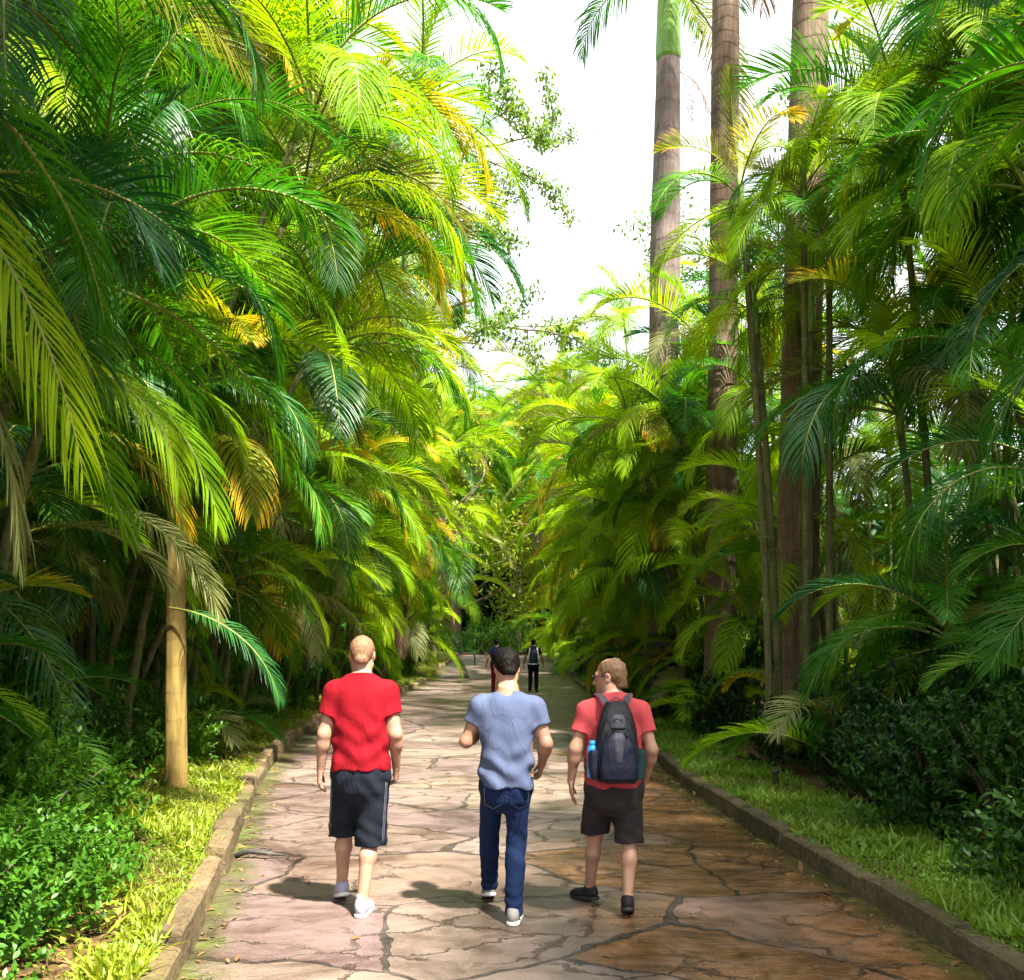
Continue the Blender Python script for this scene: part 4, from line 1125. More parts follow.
M['skin_fair'] = skin_mat('fair skin', (.28, .15, .10), (.35, .195, .135))
M['skin_tan'] = skin_mat('tanned skin', (.23, .12, .076), (.29, .16, .105))
M['lips'] = skin_mat('lips', (.35, .13, .11), (.40, .16, .13))
M['eye'] = simple_mat('eye', (.55, .53, .5), .25)
M['pupil'] = simple_mat('iris', (.03, .02, .015), .2)
def hair_mat(name, a, b):
    m = simple_mat(name, a, .55, b, 1.0, bump=.006, bscale=1.0, stretch=(120, 120, 26), spec=.18)
    return m
M['hair_dark'] = hair_mat('short dark hair', (.0025, .002, .0018), (.008, .006, .005))
M['hair_dark'].node_tree.nodes['Principled BSDF'].inputs['Specular IOR Level'].default_value = .06
M['hair_brown'] = hair_mat('thin brown hair', (.065, .036, .02), (.13, .078, .045))
M['hair_red'] = hair_mat('cropped ginger hair', (.13, .066, .036), (.24, .135, .08))
M['stubble'] = skin_mat('stubbled skin', (.20, .115, .075), (.33, .19, .13))
M['red_tee'] = fabric('red cotton', (.19, .002, .008), (.15, .0015, .006))
M['blue_tee'] = fabric('grey blue cotton', (.068, .088, .155), (.054, .07, .128))
M['salmon_tee'] = fabric('salmon cotton', (.36, .05, .058), (.30, .04, .046))
M['navy_tee'] = fabric('navy cotton', (.006, .009, .03), (.01, .013, .04))
M['navy_shorts'] = fabric('dark navy shorts cloth', (.005, .007, .013), (.010, .013, .022))
M['grey_shorts'] = fabric('charcoal shorts cloth', (.017, .014, .015), (.028, .023, .024))
M['piping'] = fabric('grey piping', (.09, .10, .13))
M['jeans'] = fabric('blue denim', (.003, .009, .036), (.006, .017, .058), weave=500)
M['dark_jeans'] = fabric('dark denim', (.005, .007, .018), (.009, .012, .028))
M['wine_cloth'] = fabric('dark red cloth', (.16, .012, .02))
M['shoe_white'] = fabric('white running shoe', (.32, .32, .43), (.26, .27, .38), rough=.6)
M['shoe_grey'] = fabric('grey canvas shoe', (.26, .25, .24), (.18, .17, .165), rough=.7)
M['shoe_black'] = fabric('black shoe', (.008, .008, .009), (.018, .017, .017), rough=.6)
M['sole_white'] = simple_mat('white rubber sole', (.62, .60, .60), .6, (.5, .48, .47), 20)
M['sole_black'] = simple_mat('black rubber sole', (.015, .015, .016), .6)
M['sock_white'] = fabric('white sock', (.7, .68, .68))
M['sock_grey'] = fabric('grey sock', (.32, .31, .32))
M['pack_black'] = fabric('black nylon', (.0035, .004, .007), (.007, .008, .013), rough=.55, weave=1200, wr=.006, spec=.25)
M['pack_navy'] = fabric('navy nylon', (.004, .006, .018), (.008, .011, .03), rough=.5, weave=1200, wr=.006, spec=.25)
M['pack_grey'] = fabric('grey ripstop nylon', (.028, .030, .046), (.055, .058, .08), rough=.5, weave=1200, wr=.006, spec=.25)
M['strap_grey'] = fabric('grey webbing', (.055, .052, .066), (.04, .036, .045), weave=1500)
M['strap_pink'] = fabric('pinkish strap edge', (.22, .06, .09))
M['mesh_teal'] = fabric('teal mesh', (.006, .022, .024), (.01, .035, .036))
M['bottle_blue'] = simple_mat('blue plastic', (.02, .24, .62), .25, (.015, .18, .52), 6)
M['frame_black'] = simple_mat('spectacle frame', (.01, .01, .012), .3)
M['lens'] = simple_mat('spectacle lens', (.18, .19, .2), .08)

def V3(*a): return np.array(a, float)
def nrm(v): v = np.array(v, float); return v / np.linalg.norm(v)

def hand(f, W, d, palm, s=1.0, curl=(.35, .45, .35), spread=.06, thumb_open=.55):
    """palm of four metacarpals, four fingers of three bones each and a thumb; thumb side = d x palm or its opposite"""
    d = nrm(d); palm = nrm(palm - d * np.dot(palm, d))
    return_side = np.cross(d, palm)
    def build(t):
        q = [(.030, .088, .074), (.010, .092, .082), (-.010, .088, .076), (-.029, .080, .058)]
        for i, (off, ml, fl) in enumerate(q):
            b0 = W + t * off * .45 * s + d * .012 * s
            b1 = W + t * off * s + d * ml * s
            f.cap(b0, b1, .0150 * s, .0125 * s, .012)
            ang = 0.0; p = b1; sp = nrm(d + t * off * spread * 40 * .1)
            for j, (fr, cr) in enumerate(zip((.45, .31, .24), curl)):
                ang += cr * (1 + .12 * i)
                dd = sp * math.cos(ang) + palm * math.sin(ang)
                p2 = p + dd * fl * fr * s
                f.cap(p, p2, (.0100 - .0009 * j) * s, (.0092 - .0012 * j) * s, .003)
                p = p2
        tb = W + t * .020 * s + d * .022 * s
        t1 = tb + nrm(d * .75 + t * thumb_open + palm * .35) * .042 * s
        t2 = t1 + nrm(d * .95 + t * thumb_open * .4 + palm * .35) * .032 * s
        t3 = t2 + nrm(d + palm * .45) * .024 * s
        f.cap(tb, t1, .0165 * s, .0120 * s, .010); f.cap(t1, t2, .0115 * s, .0105 * s, .004); f.cap(t2, t3, .0102 * s, .0085 * s, .004)
    return build, return_side

def rotz(a):
    c, s = math.cos(a), math.sin(a); return np.array([[c, -s, 0], [s, c, 0], [0, 0, 1.0]])
def rotx(a):
    c, s = math.cos(a), math.sin(a); return np.array([[1, 0, 0], [0, c, -s], [0, s, c]])

def shoe(parent, ank, yaw, pitch, s, up_mat, sole_mat, sock_mat, low=True, h=.006):
    """ank: ankle joint; foot yaw (0 = forward), pitch > 0 lifts the heel about the toes"""
    A = rotz(yaw) @ rotx(-pitch)
    o = bpy.data.objects.new('shoe', None)
    def fld(): return Field((-.07, -.12, -.02), (.07, .24, .15), h)
    f = fld()
    f.ell((0, -.028, .052), (.037 * 1, .052, .048), .03)
    f.ell((0, .06, .045), (.041, .085, .040), .03)
    f.ell((.003, .125, .036), (.046, .062, .032), .03)
    f.cap((0, -.018, .07), (0, -.012, .098 if not low else .088), .040, .041, .03)
    f.cap((0, -.012, .075), (0, -.005, .16), .030, .032, .006, cut=True)
    f.halfspace((0, 0, .022), (0, 0, -1))
    me = f.mesh('shoe', [M[up_mat]])
    g = fld()
    g.cap((0, -.040, .012), (0, .06, .012), .043, .041, .02); g.cap((0, .06, .012), (.004, .135, .012), .043, .046, .02)
    g.halfspace((0, 0, .0265), (0, 0, 1)); g.halfspace((0, 0, .0), (0, 0, -1))
    ms = g.mesh('sole', [M[sole_mat]])
    k = fld(); k.cap((0, -.012, .06), (0, -.004, .125), .037, .036, .01)
    mk = k.mesh('sock', [M[sock_mat]])
    # place: the ankle (0,-.012,.085) of the shoe frame meets the given ankle
    base = np.array([0, -.012, .085]) * s
    for me_, nm in ((me, 'shoe'), (ms, 'sole'), (mk, 'sock')):
        co = np.empty(len(me_.vertices) * 3, np.float32); me_.vertices.foreach_get('co', co)
        c = co.reshape(-1, 3) * s
        if s: c = (c - base) @ A.T + np.array(ank)
        me_.vertices.foreach_set('co', c.astype(np.float32).ravel()); me_.update()
    bpy.data.objects.remove(o)
    sh = obj('shoe', me, parent); obj('sole', ms, sh); obj('sock', mk, sh)
    return sh

def ankle_for(x, y, yaw, pitch, s):
    """ankle joint for a foot whose toe ball rests on the ground at (x, y) of the heel when flat"""
    A = rotz(yaw) @ rotx(-pitch)
    ball = np.array([.003, .125, 0.0]) * s; base = np.array([0, -.012, .085]) * s
    if pitch >= 0:
        g = np.array([x, y, 0]) + rotz(yaw) @ ball          # pivot on the ball
        return g + A @ (base - ball)
    heel = np.array([0, -.07, 0.0]) * s
    g = np.array([x, y, 0]) + rotz(yaw) @ heel
    return g + A @ (base - heel)

def build_person(name, label, loc, P, h=.007, group=None):
    """P: joints in metres (x right, y forward, z up), radii scale s, garments"""
    root = thing('person', label, 'person', loc, 0, group)
    s = P['s']; J = {k: np.array(v, float) for k, v in P['J'].items()}
    lo, hi = (-.46, -.42, -.02), (.46, .62, 1.92)
    f = Field(lo, hi, h)
    T = P['torso']
    f.loft(T, .03)
    nb, hc = J['neck'], J['head']
    # head frame
    yaw, nod = P.get('yaw', 0), P.get('nod', 0)
    Hr = rotz(yaw) @ rotx(-nod)
    hp = lambda x, y, z: hc + Hr @ (np.array([x, y, z]) * s * P.get('hs', 1))
    q = s * P.get('hs', 1)
    f.cap(nb - V3(0, 0, .05), hp(0, -.015, -.06), .062 * s, .056 * s, .045)
    f.ell(hp(0, -.012, .03), V3(.076, .096, .088) * q, .03, Hr)          # skull
    f.ell(hp(0, .030, -.035), V3(.060, .066, .080) * q, .035, Hr)        # face
    f.ell(hp(0, .062, -.095), V3(.030, .026, .024) * q, .03, Hr)         # chin
    f.cap(hp(-.045, .0, -.065), hp(0, .06, -.092), .026 * q, .022 * q, .03); f.cap(hp(.045, .0, -.065), hp(0, .06, -.092), .026 * q, .022 * q, .03)
    f.cap(hp(0, .092, .0), hp(0, .112, -.042), .008 * q, .0135 * q, .012)   # nose
    f.cap(hp(-.012, .098, -.044), hp(.012, .098, -.044), .009 * q, .009 * q, .008)
    f.cap(hp(-.045, .078, .018), hp(.045, .078, .018), .011 * q, .011 * q, .015)   # brow
    for sg in (-1, 1):
        f.ell(hp(sg * .032, .094, .0), V3(.015, .012, .010) * q, .012, Hr, cut=True)
        f.ell(hp(sg * .032, .082, .0), V3(.0125, .0125, .0115) * q, .003, Hr)
        f.ell(hp(sg * .078, -.010, -.008), V3(.010, .022, .033) * q, .008, Hr)     # ears
        f.ell(hp(sg * .087, -.006, -.006), V3(.006, .013, .022) * q, .005, Hr, cut=True)
    f.cap(hp(-.022, .090, -.066), hp(.022, .090, -.066), .0075 * q, .0075 * q, .006)   # lips
    # arms
    ar = P.get('arm', 1.0) * s
    for sd_, sg in (('l', -1), ('r', 1)):
        S, E, W = J['sho_' + sd_], J['elb_' + sd_], J['wri_' + sd_]
        f.ell(S + V3(0, 0, -.015), V3(.052, .054, .054) * ar, .05)
        f.cap(S + V3(0, 0, -.015), E, .049 * ar, .040 * ar, .04)
        f.cap(E, E + (W - E) * .3, .039 * ar, .040 * ar, .03); f.cap(E + (W - E) * .28, W, .040 * ar, .0265 * ar, .03)
        hd = nrm(P.get('hand_dir_' + sd_, W - E)); pm = np.array(P.get('palm_' + sd_, (-sg, 0, 0)), float)
        bld, side = hand(f, W, hd, pm, s * 1.02, P.get('curl_' + sd_, (.35, .45, .35)))
        thumb = np.array(P.get('thumb_' + sd_, (0, 1, 0)), float)
        bld(nrm(side) * (1 if np.dot(side, thumb) > 0 else -1))
        H_, K_, A_ = J['hip_' + sd_], J['kne_' + sd_], J['ank_' + sd_]
        q1, q2 = (.72, .86) if P['shorts'] is None else (.9, 1.0)      # slimmer inside the trousers
        f.cap(H_, K_, .088 * s * q1, .054 * s * q2, .03); f.ell(K_ + V3(0, .012, 0), V3(.05, .054, .06) * s * (q2 if q2 == 1 else .8), .02)
        c1 = K_ + (A_ - K_) * .30 + V3(0, -.018, 0) * s
        f.cap(K_, c1, .048 * s * q2, .052 * s * q2, .03); f.cap(c1, A_, .051 * s * q2, .034 * s, .03)
        fy = P['yaw_' + sd_]; ft = rotz(fy) @ V3(0, .13, -.06) * s
        f.cap(A_, A_ + V3(0, 0, -.03), .036 * s, .033 * s, .02); f.cap(A_ + V3(0, 0, -.035), A_ + rotz(fy) @ V3(0, .06, -.045) * s, .03 * s, .026 * s, .02)
    # faces: lips, eyes, stubble by place on the head
    Hi = Hr.T
    def midx(C):
        l = ((C - hc) @ Hr) / q
        m = np.zeros(len(C), int)
        hd = l[:, 2] > -.14
        face = hd & (l[:, 1] > .03)
        if P.get('beard'): m[hd & (l[:, 1] > -.005) & (l[:, 2] < -.045 - .5 * np.maximum(0, .05 - l[:, 1]) * 0) & (l[:, 2] > -.125)] = 4
        m[face & (np.abs(l[:, 0]) < .024) & (np.abs(l[:, 2] + .066) < .0075) & (l[:, 1] > .085)] = 1
        for sg in (-1, 1):
            de = np.hypot(l[:, 0] - sg * .032, l[:, 2]); m[face & (de < .0105)] = 2; m[face & (de < .0052)] = 3
            m[face & (np.abs(l[:, 0] - sg * .034) < .019) & (np.abs(l[:, 2] - .021) < .0045)] = 5
        return m
    obj('body', f.mesh('body', [M[P['skin']], M['lips'], M['eye'], M['pupil'], M['stubble'], M[P['hair']]], midx), root)
    # hair: a cap over the skull, bounded by hairline planes
    g = Field(hc - .17, hc + .17, .0055 if h < .01 else h)
    ht = P.get('hair_t', .010)
    a, b_ = P.get('hairline', (.05, -.02))
    g.ell(hp(0, -.014, .032), V3(.076 + ht, .096 + ht, .088 + ht) * q, .01, Hr)
    if P.get('fringe'): g.ell(hp(0, .05, .085), V3(.06, .05, .035) * q, .02, Hr)
    nape = hp(0, -.07, P.get('nape', -.065)); g.cap(hp(0, -.055, -.01), nape, .060 * q, .048 * q, .02)
    # remove what lies in front of the hairline, below the temples and round the ears
    n1 = Hr @ nrm((0, 1, -P.get('slope', .55))); g.halfspace(hp(0, a, 0.02), n1)
    n2 = Hr @ nrm((0, .25, -1)); g.halfspace(hp(0, -.05, P.get('nape', -.065) - .015), n2)
    for sg in (-1, 1): g.ell(hp(sg * .085, -.006, -.012), V3(.03, .028, .042) * q, .006, Hr, cut=True)
    rr_ = np.random.default_rng(int(abs(loc[0]) * 100) + 3); ph = rr_.uniform(0, 6, 6)
    amp = P.get('hair_amp', .003)
    g.disp(lambda C: amp * (np.sin(C[:, 0] * 210 + ph[0] + 2 * np.sin(C[:, 2] * 90)) * .5 + np.sin(C[:, 1] * 160 + C[:, 2] * 120 + ph[1]) * .5 + np.sin(C[:, 0] * 90 - C[:, 2] * 70 + ph[2]) * .6))
    if P.get('bald'):
        g.ell(hp(0, .03, .115), V3(.045, .055, .03) * q, .02, Hr, cut=True)
    obj('hair', g.mesh('hair', [M[P['hair']]], smooth=1), root)
    # shirt
    g = Field(lo, hi, h)
    e = P.get('ease', .018)
    hem = P['hem']
    rows = []
    for (z, w_, d_, cx, cy_) in P.get('shirt', [(z, w_ + e, d_ + e, cx, cy_) for z, w_, d_, cx, cy_ in T]): rows.append((z, w_, d_, cx, cy_))
    g.loft(rows, .03)
    for sd_, sg in (('l', -1), ('r', 1)):
        S, E = J['sho_' + sd_], J['elb_' + sd_]; k = P.get('sleeve', .55)
        end = S + (E - S) * k
        g.ell(S + V3(-sg * .012, 0, -.012), V3(.060, .066, .062) * s, .06)
        g.cap(S + V3(0, 0, -.012), S + (E - S) * (k + .2), .060 * s, .068 * s, .05, clip=[(end, (E - S))])
    g.cap(nb - V3(0, .012, .04), hp(0, -.01, -.03), P.get('collar', .070) * s, P.get('collar', .070) * s * .95, .012, cut=True)
    g.halfspace((0, 0, hem), (P.get('hem_tilt', 0), 0, -1))
    g.halfspace((0, nb[1] - .07, P['shirt'][-1][0] - .004), (0, .30, 1))
    w1 = P.get('folds', .006); ph2 = rr_.uniform(0, 6, 8)
    zt = J['sho_l'][2]
    def folds(C):
        low = np.clip((zt - C[:, 2]) / .45, 0, 1)
        x, y, z = C.T
        d = np.sin(x * 34 + z * 22 + ph2[0] + 1.5 * np.sin(z * 13 + ph2[1])) * .5
        d += np.sin(z * 46 - np.abs(x) * 30 + ph2[2] + np.sin(x * 17)) * .55 * np.exp(-((z - hem - .16) / .13) ** 2)
        d += np.sin(x * 60 + y * 20 + ph2[3]) * .3 * np.exp(-((z - hem) / .12) ** 2)
        d += np.sin(z * 30 + np.abs(x) * 55 + ph2[4]) * .5 * np.exp(-((np.abs(x) - .17) / .06) ** 2)
        return w1 * d * (.35 + .65 * low)
    g.disp(folds)
    sh = obj('shirt', g.mesh('shirt', [M[P['shirt_mat']]]), root)
    # trousers or shorts
    g = Field(lo, hi, h)
    g.loft(P['seat'], .06)
    for sd_, sg in (('l', -1), ('r', 1)):
        H_, K_, A_ = J['hip_' + sd_], J['kne_' + sd_], J['ank_' + sd_]
        r0, r1, r2 = P['legw']
        if P['shorts'] is not None:
            zc = P['shorts'][0 if sg < 0 else 1]
            t = (H_[2] - zc) / (H_[2] - K_[2])
            end = H_ + (K_ - H_) * (t + .25)
            g.cap(H_, end, r0, r1, .05, clip=[((0, 0, zc), (0, -.10, -1))])
        else:
            g.cap(H_, K_, r0, r1, .05); c1 = K_ + (A_ - K_) * .3 + V3(0, -.012, 0)
            g.cap(K_, c1, r1, r1 * .98, .02)
            g.cap(c1, A_ + V3(0, 0, -.045), r1 * .98, r2, .02, clip=[(A_ + V3(0, 0, P.get('cuff', -.03)), (0, 0, -1))])
    ph3 = rr_.uniform(0, 6, 8)
    def lf(C):
        x, y, z = C.T
        kz = J['kne_l'][2]
        d = np.sin(z * 60 + x * 40 + ph3[0] + np.sin(y * 30)) * .5 * np.exp(-((z - kz) / .12) ** 2)
        d += np.sin(z * 95 + ph3[1] + 3 * y + np.sin(x * 40) * 1.2) * .7 * np.exp(-((z - .14) / .10) ** 2) * (0 if P['shorts'] is not None else 1)
        d += np.sin(x * 55 + z * 38 * np.sign(x) + ph3[2]) * .5 * np.exp(-((z - J['hip_l'][2] + .08) / .12) ** 2)
        d += np.sin(x * 26 + z * 20 + ph3[3] + y * 30) * .45
        return P.get('leg_folds', .005) * d
    g.disp(lf)
    g.halfspace((0, 0, P.get('waist', hem + .06)), (0, 0, 1))
    nm = 'shorts' if P['shorts'] is not None else 'trousers'
    tr_ = obj(nm, g.mesh(nm, [M[P['leg_mat']]]), root)
    for sd_ in ('l', 'r'):
        shoe(root, J['ank_' + sd_], P['yaw_' + sd_], P['pitch_' + sd_], s, P['shoe'], P['sole'], P['sock'], h=.006 if h < .01 else .01)
    return root, J, hp, tr_, s

def std_torso(s, z, lean=0.0):
    """z: dict of crotch, waist, chest, shoulder, neck heights"""
    c, w_, ch, sh, nk = z
    return [(c - .0, .115 * s, .085 * s, 0, 0), (c + .10, .145 * s, .105 * s, 0, 0), (w_, .150 * s, .105 * s, 0, 0), ((w_ + ch) / 2, .160 * s, .112 * s, 0, .0), (ch, .178 * s, .122 * s, 0, .005),
            (sh - .04, .155 * s, .100 * s, 0, .0), (sh + .01, .105 * s, .080 * s, 0, -.004), (sh + .05, .070 * s, .066 * s, 0, -.006), (nk + .01, .054 * s, .056 * s, 0, -.004)]

# ---- man in red, left
s1 = 1.0
al = ankle_for(-.165, .26, .32, .30, s1); a_r = ankle_for(.015, -.06, -.08, .0, s1)
P1 = dict(s=s1, J=dict(neck=(0, -.005, 1.515), head=(.0, .035, 1.655), sho_l=(-.174, -.005, 1.432), sho_r=(.174, -.005, 1.432),
                       elb_l=(-.232, -.03, 1.150), wri_l=(-.268, .03, .915), elb_r=(.222, -.03, 1.150), wri_r=(.212, .09, .925),
                       hip_l=(-.095, 0, .90), hip_r=(.085, 0, .90), kne_l=(-.135, .17, .50), ank_l=al, kne_r=(.055, .045, .485), ank_r=a_r),
          torso=std_torso(1.0, (.80, 1.03, 1.28, 1.435, 1.52)),
          shirt=[(.80, .190, .142, .0, 0), (.95, .188, .140, 0, 0), (1.08, .178, .135, 0, 0), (1.26, .186, .140, 0, .003), (1.40, .184, .128, 0, 0), (1.455, .168, .110, 0, -.004), (1.495, .135, .096, 0, -.008), (1.525, .098, .084, 0, -.012), (1.548, .070, .070, 0, -.012)],
          hem=.925, sleeve=.56, shirt_mat='red_tee', skin='skin_fair', hair='hair_red', hair_t=.004, hair_amp=.0012, slope=.35, hairline=(.055, 0), nape=-.035, yaw=.06, nod=.10,
          seat=[(.70, .06, .06, -.005, 0), (.78, .135, .115, -.005, 0), (.88, .178, .132, -.005, 0), (1.05, .165, .12, 0, 0)], shorts=(.475, .425), legw=(.096, .104, 0), leg_mat='navy_shorts', leg_folds=.007,
          yaw_l=.32, pitch_l=.30, yaw_r=-.08, pitch_r=0.0, shoe='shoe_white', sole='sole_white', sock='sock_white', folds=.010,
          palm_l=(1, .25, 0), palm_r=(-1, .2, 0), curl_l=(.30, .40, .30))
r1, J1, hp1, t1, _ = build_person('person', 'man from behind in a bright red t-shirt, dark knee length shorts and white shoes', (-.965, 6.41, 0), P1)
# piping along the outer seams of the shorts
for sg, zz in ((-1, .48), (1, .43)):
    for dx in (0, .014):
        mb = MB(); pts = []
        for t in np.linspace(0, 1, 8):
            H_, K_ = J1['hip_' + ('l' if sg < 0 else 'r')], J1['kne_' + ('l' if sg < 0 else 'r')]
            z = .88 + (zz - .88) * t; u = (H_[2] - z) / (H_[2] - K_[2]); c = H_ + (K_ - H_) * u
            ang = -.55 - dx * 9; pts.append(c + V3(sg * math.cos(ang) * .104, math.sin(ang) * .104, 0))
        mb.tube(pts, .0035, 6)
        obj('piping', mb.mesh('piping', [M['piping']]), t1)

# ---- man in blue grey, middle
s2 = .97
al = ankle_for(-.125, .44, .12, .28, s2); a_r = ankle_for(.035, -.07, -.10, .0, s2)
P2 = dict(s=s2, J=dict(neck=(0, .015, 1.440), head=(-.012, .085, 1.572), sho_l=(-.174, .0, 1.352), sho_r=(.174, .0, 1.342),
                       elb_l=(-.262, .02, 1.115), wri_l=(-.150, .225, 1.175), elb_r=(.236, -.03, 1.105), wri_r=(.212, .075, .962),
                       hip_l=(-.095, 0, .855), hip_r=(.070, 0, .855), kne_l=(-.125, .235, .475), ank_l=al, kne_r=(.050, .050, .465), ank_r=a_r),
          torso=std_torso(.97, (.76, .98, 1.22, 1.37, 1.45)),
          shirt=[(.72, .180, .140, -.012, 0), (.88, .176, .138, -.012, 0), (1.02, .164, .130, -.010, 0), (1.20, .175, .134, 0, .003), (1.31, .178, .124, 0, 0), (1.36, .166, .110, 0, .0), (1.395, .136, .098, 0, .002), (1.420, .100, .086, 0, .006), (1.438, .070, .070, 0, .012)],
          hem=.838, hem_tilt=-.03, sleeve=.52, shirt_mat='blue_tee', skin='skin_tan', hair='hair_dark', hair_t=.014, hair_amp=.0025, slope=.5, hairline=(.075, 0), nape=-.055, yaw=.25, nod=.42, fringe=True, collar=.080,
          seat=[(.67, .05, .05, -.01, 0), (.74, .125, .105, -.01, 0), (.83, .152, .122, -.014, 0), (1.0, .13, .10, -.012, 0)], shorts=None, legw=(.080, .063, .054), leg_mat='jeans', leg_folds=.0055, cuff=-.035,
          yaw_l=.12, pitch_l=.28, yaw_r=-.10, pitch_r=0.0, shoe='shoe_grey', sole='sole_white', sock='sock_grey', folds=.012,
          hand_dir_l=(.75, .45, .35), palm_l=(.3, -.8, .4), thumb_l=(0, .2, 1), palm_r=(-1, .15, 0), curl_r=(.5, .6, .4), curl_l=(.6, .7, .5))
r2, J2, hp2, t2, _ = build_person('person', 'dark haired man from behind in a blue grey t-shirt and blue jeans', (-.025, 6.25, 0), P2)
# shirt hem ribs and back pockets are stitched on the jeans
for sg in (-1, 1):
    mb = MB()
    c = V3(sg * .080 - .01, -.118, .80)
    pts = [c + V3(-.055, .012 * (1 if sg < 0 else .2), .04), c + V3(-.055, .006, -.06), c + V3(0, -.004, -.085), c + V3(.055, .006, -.06), c + V3(.055, .012, .04)]
    mb.tube(pts, .003, 5)
    obj('pocket_seam', mb.mesh('pocket_seam', [M['dark_jeans']]), t2)

# ---- man in salmon with the backpack, right
s3 = .925
al = ankle_for(-.125, .33, .75, .12, s3); a_r = ankle_for(.085, -.05, -.10, .30, s3)
P3 = dict(s=s3, J=dict(neck=(0, .0, 1.400), head=(-.02, .030, 1.517), sho_l=(-.174, -.005, 1.312), sho_r=(.174, -.005, 1.312),
                       elb_l=(-.245, -.035, 1.06), wri_l=(-.268, .03, .850), elb_r=(.236, -.055, 1.055), wri_r=(.212, .06, .865),
                       hip_l=(-.085, 0, .83), hip_r=(.090, 0, .83), kne_l=(-.108, .20, .455), ank_l=al, kne_r=(.105, .060, .455), ank_r=a_r),
          torso=std_torso(.95, (.73, .95, 1.18, 1.325, 1.40)),
          shirt=[(.70, .186, .140, 0, 0), (.88, .184, .138, 0, 0), (1.0, .178, .134, 0, 0), (1.16, .184, .136, 0, .003), (1.28, .182, .124, 0, 0), (1.335, .166, .106, 0, -.004), (1.372, .132, .094, 0, -.008), (1.402, .096, .084, 0, -.01), (1.425, .070, .070, 0, -.01)],
          hem=.825, sleeve=.58, shirt_mat='salmon_tee', skin='skin_fair', hair='hair_brown', hair_t=.007, hair_amp=.0018, slope=.25, hairline=(.035, 0), nape=-.055, yaw=1.15, nod=.06, beard=True, bald=True, hs=1.04,
          seat=[(.63, .05, .05, 0, 0), (.70, .130, .110, 0, 0), (.80, .165, .125, 0, 0), (.96, .155, .115, 0, 0)], shorts=(.500, .455), legw=(.097, .093, 0), leg_mat='grey_shorts', leg_folds=.006,
          yaw_l=.75, pitch_l=.12, yaw_r=-.10, pitch_r=.30, shoe='shoe_black', sole='sole_black', sock='sock_grey', folds=.009,
          palm_l=(1, .1, 0), palm_r=(-1, .2, 0), curl_l=(.15, .22, .18), hand_dir_l=(.06, .1, -1))
r3, J3, hp3, t3, _ = build_person('person', 'man in salmon t-shirt and charcoal shorts turning his bearded face with glasses aside', (.645, 6.36, 0), P3)
gl = MB(); q3 = s3 * 1.04
for sg in (-1, 1):
    ring_ = [hp3(sg * .034 + .023 * math.cos(a), .108 - .006 * abs(math.cos(a)) , .0 + .017 * math.sin(a)) for a in np.linspace(0, 2 * PI, 17)]
    gl.tube(ring_, .0024, 6, cap=False)
    gl.tube([hp3(sg * .057, .101, .004), hp3(sg * .080, .06, .006), hp3(sg * .086, .0, .010), hp3(sg * .084, -.02, .0)], .0024, 6)
gl.tube([hp3(-.011, .110, .004), hp3(0, .114, .008), hp3(.011, .110, .004)], .0022, 6)
obj('glasses', gl.mesh('glasses', [M['frame_black']]), r3)

# ---- backpacks
def strap_mesh(name, pts, width, thick, mats, up):
    pts = np.array(pts, float); k = len(pts)
    T = np.gradient(pts, axis=0); T /= np.linalg.norm(T, axis=1)[:, None]
    U = np.array(up, float); U = U - T * (U * T).sum(1)[:, None]; U /= np.linalg.norm(U, axis=1)[:, None]
    W = np.cross(T, U); V = []; F = []; mi = []
    prof = [(-.5, 0), (-.36, 1), (.36, 1), (.5, 0), (.36, -.3), (-.36, -.3)]
    for i in range(k):
        for a, b in prof: V.append(pts[i] + W[i] * a * width + U[i] * b * thick)
    for i in range(k - 1):
        for j in range(6):
            j2 = (j + 1) % 6
            F.append((i * 6 + j, i * 6 + j2, (i + 1) * 6 + j2, (i + 1) * 6 + j)); mi.append(1 if j in (0, 2) else 0)
    return mesh_np(name, np.array(V), np.array(F), mats, False, mi)

bp = thing('backpack', 'black backpack with grey panel worn by the man in the salmon t-shirt', 'backpack', (.645, 6.36 - .204, .877)); bp.scale = (.90, .95, .93)
# local frame: x right, -y towards the camera, z up from the pack's base
f = Field((-.24, -.22, -.05), (.24, .16, .60), .006)
f.loft([(.0, .135, .085, 0, .0), (.06, .155, .100, 0, .0), (.22, .152, .105, 0, 0), (.36, .132, .095, 0, .01), (.46, .104, .078, 0, .02), (.53, .066, .052, 0, .03)], .02, 2.7)
f.disp(lambda C: .004 * np.sin(C[:, 0] * 45 + C[:, 2] * 30) * np.exp(-((C[:, 2] - .1) / .2) ** 2))
obj('main_bag', f.mesh('main_bag', [M['pack_black']]), bp)
f = Field((-.16, -.24, -.05), (.16, .06, .50), .006)
f.loft([(.03, .115, .055, 0, -.085), (.10, .125, .060, 0, -.09), (.24, .112, .056, 0, -.085), (.33, .080, .045, 0, -.07)], .02, 2.6)
obj('front_pocket', f.mesh('front_pocket', [M['pack_navy']]), bp)
f = Field((-.12, -.26, -.02), (.12, .06, .55), .005)
f.loft([(.14, .030, .045, .0, -.106), (.22, .042, .048, .0, -.106), (.30, .052, .042, .0, -.100), (.335, .042, .036, .0, -.086)], .01, 2.5)
f.loft([(.36, .060, .05, 0, -.055), (.41, .058, .05, 0, -.045), (.45, .044, .04, 0, -.032)], .01, 2.4)
obj('grey_panel', f.mesh('grey_panel', [M['pack_grey']]), bp)
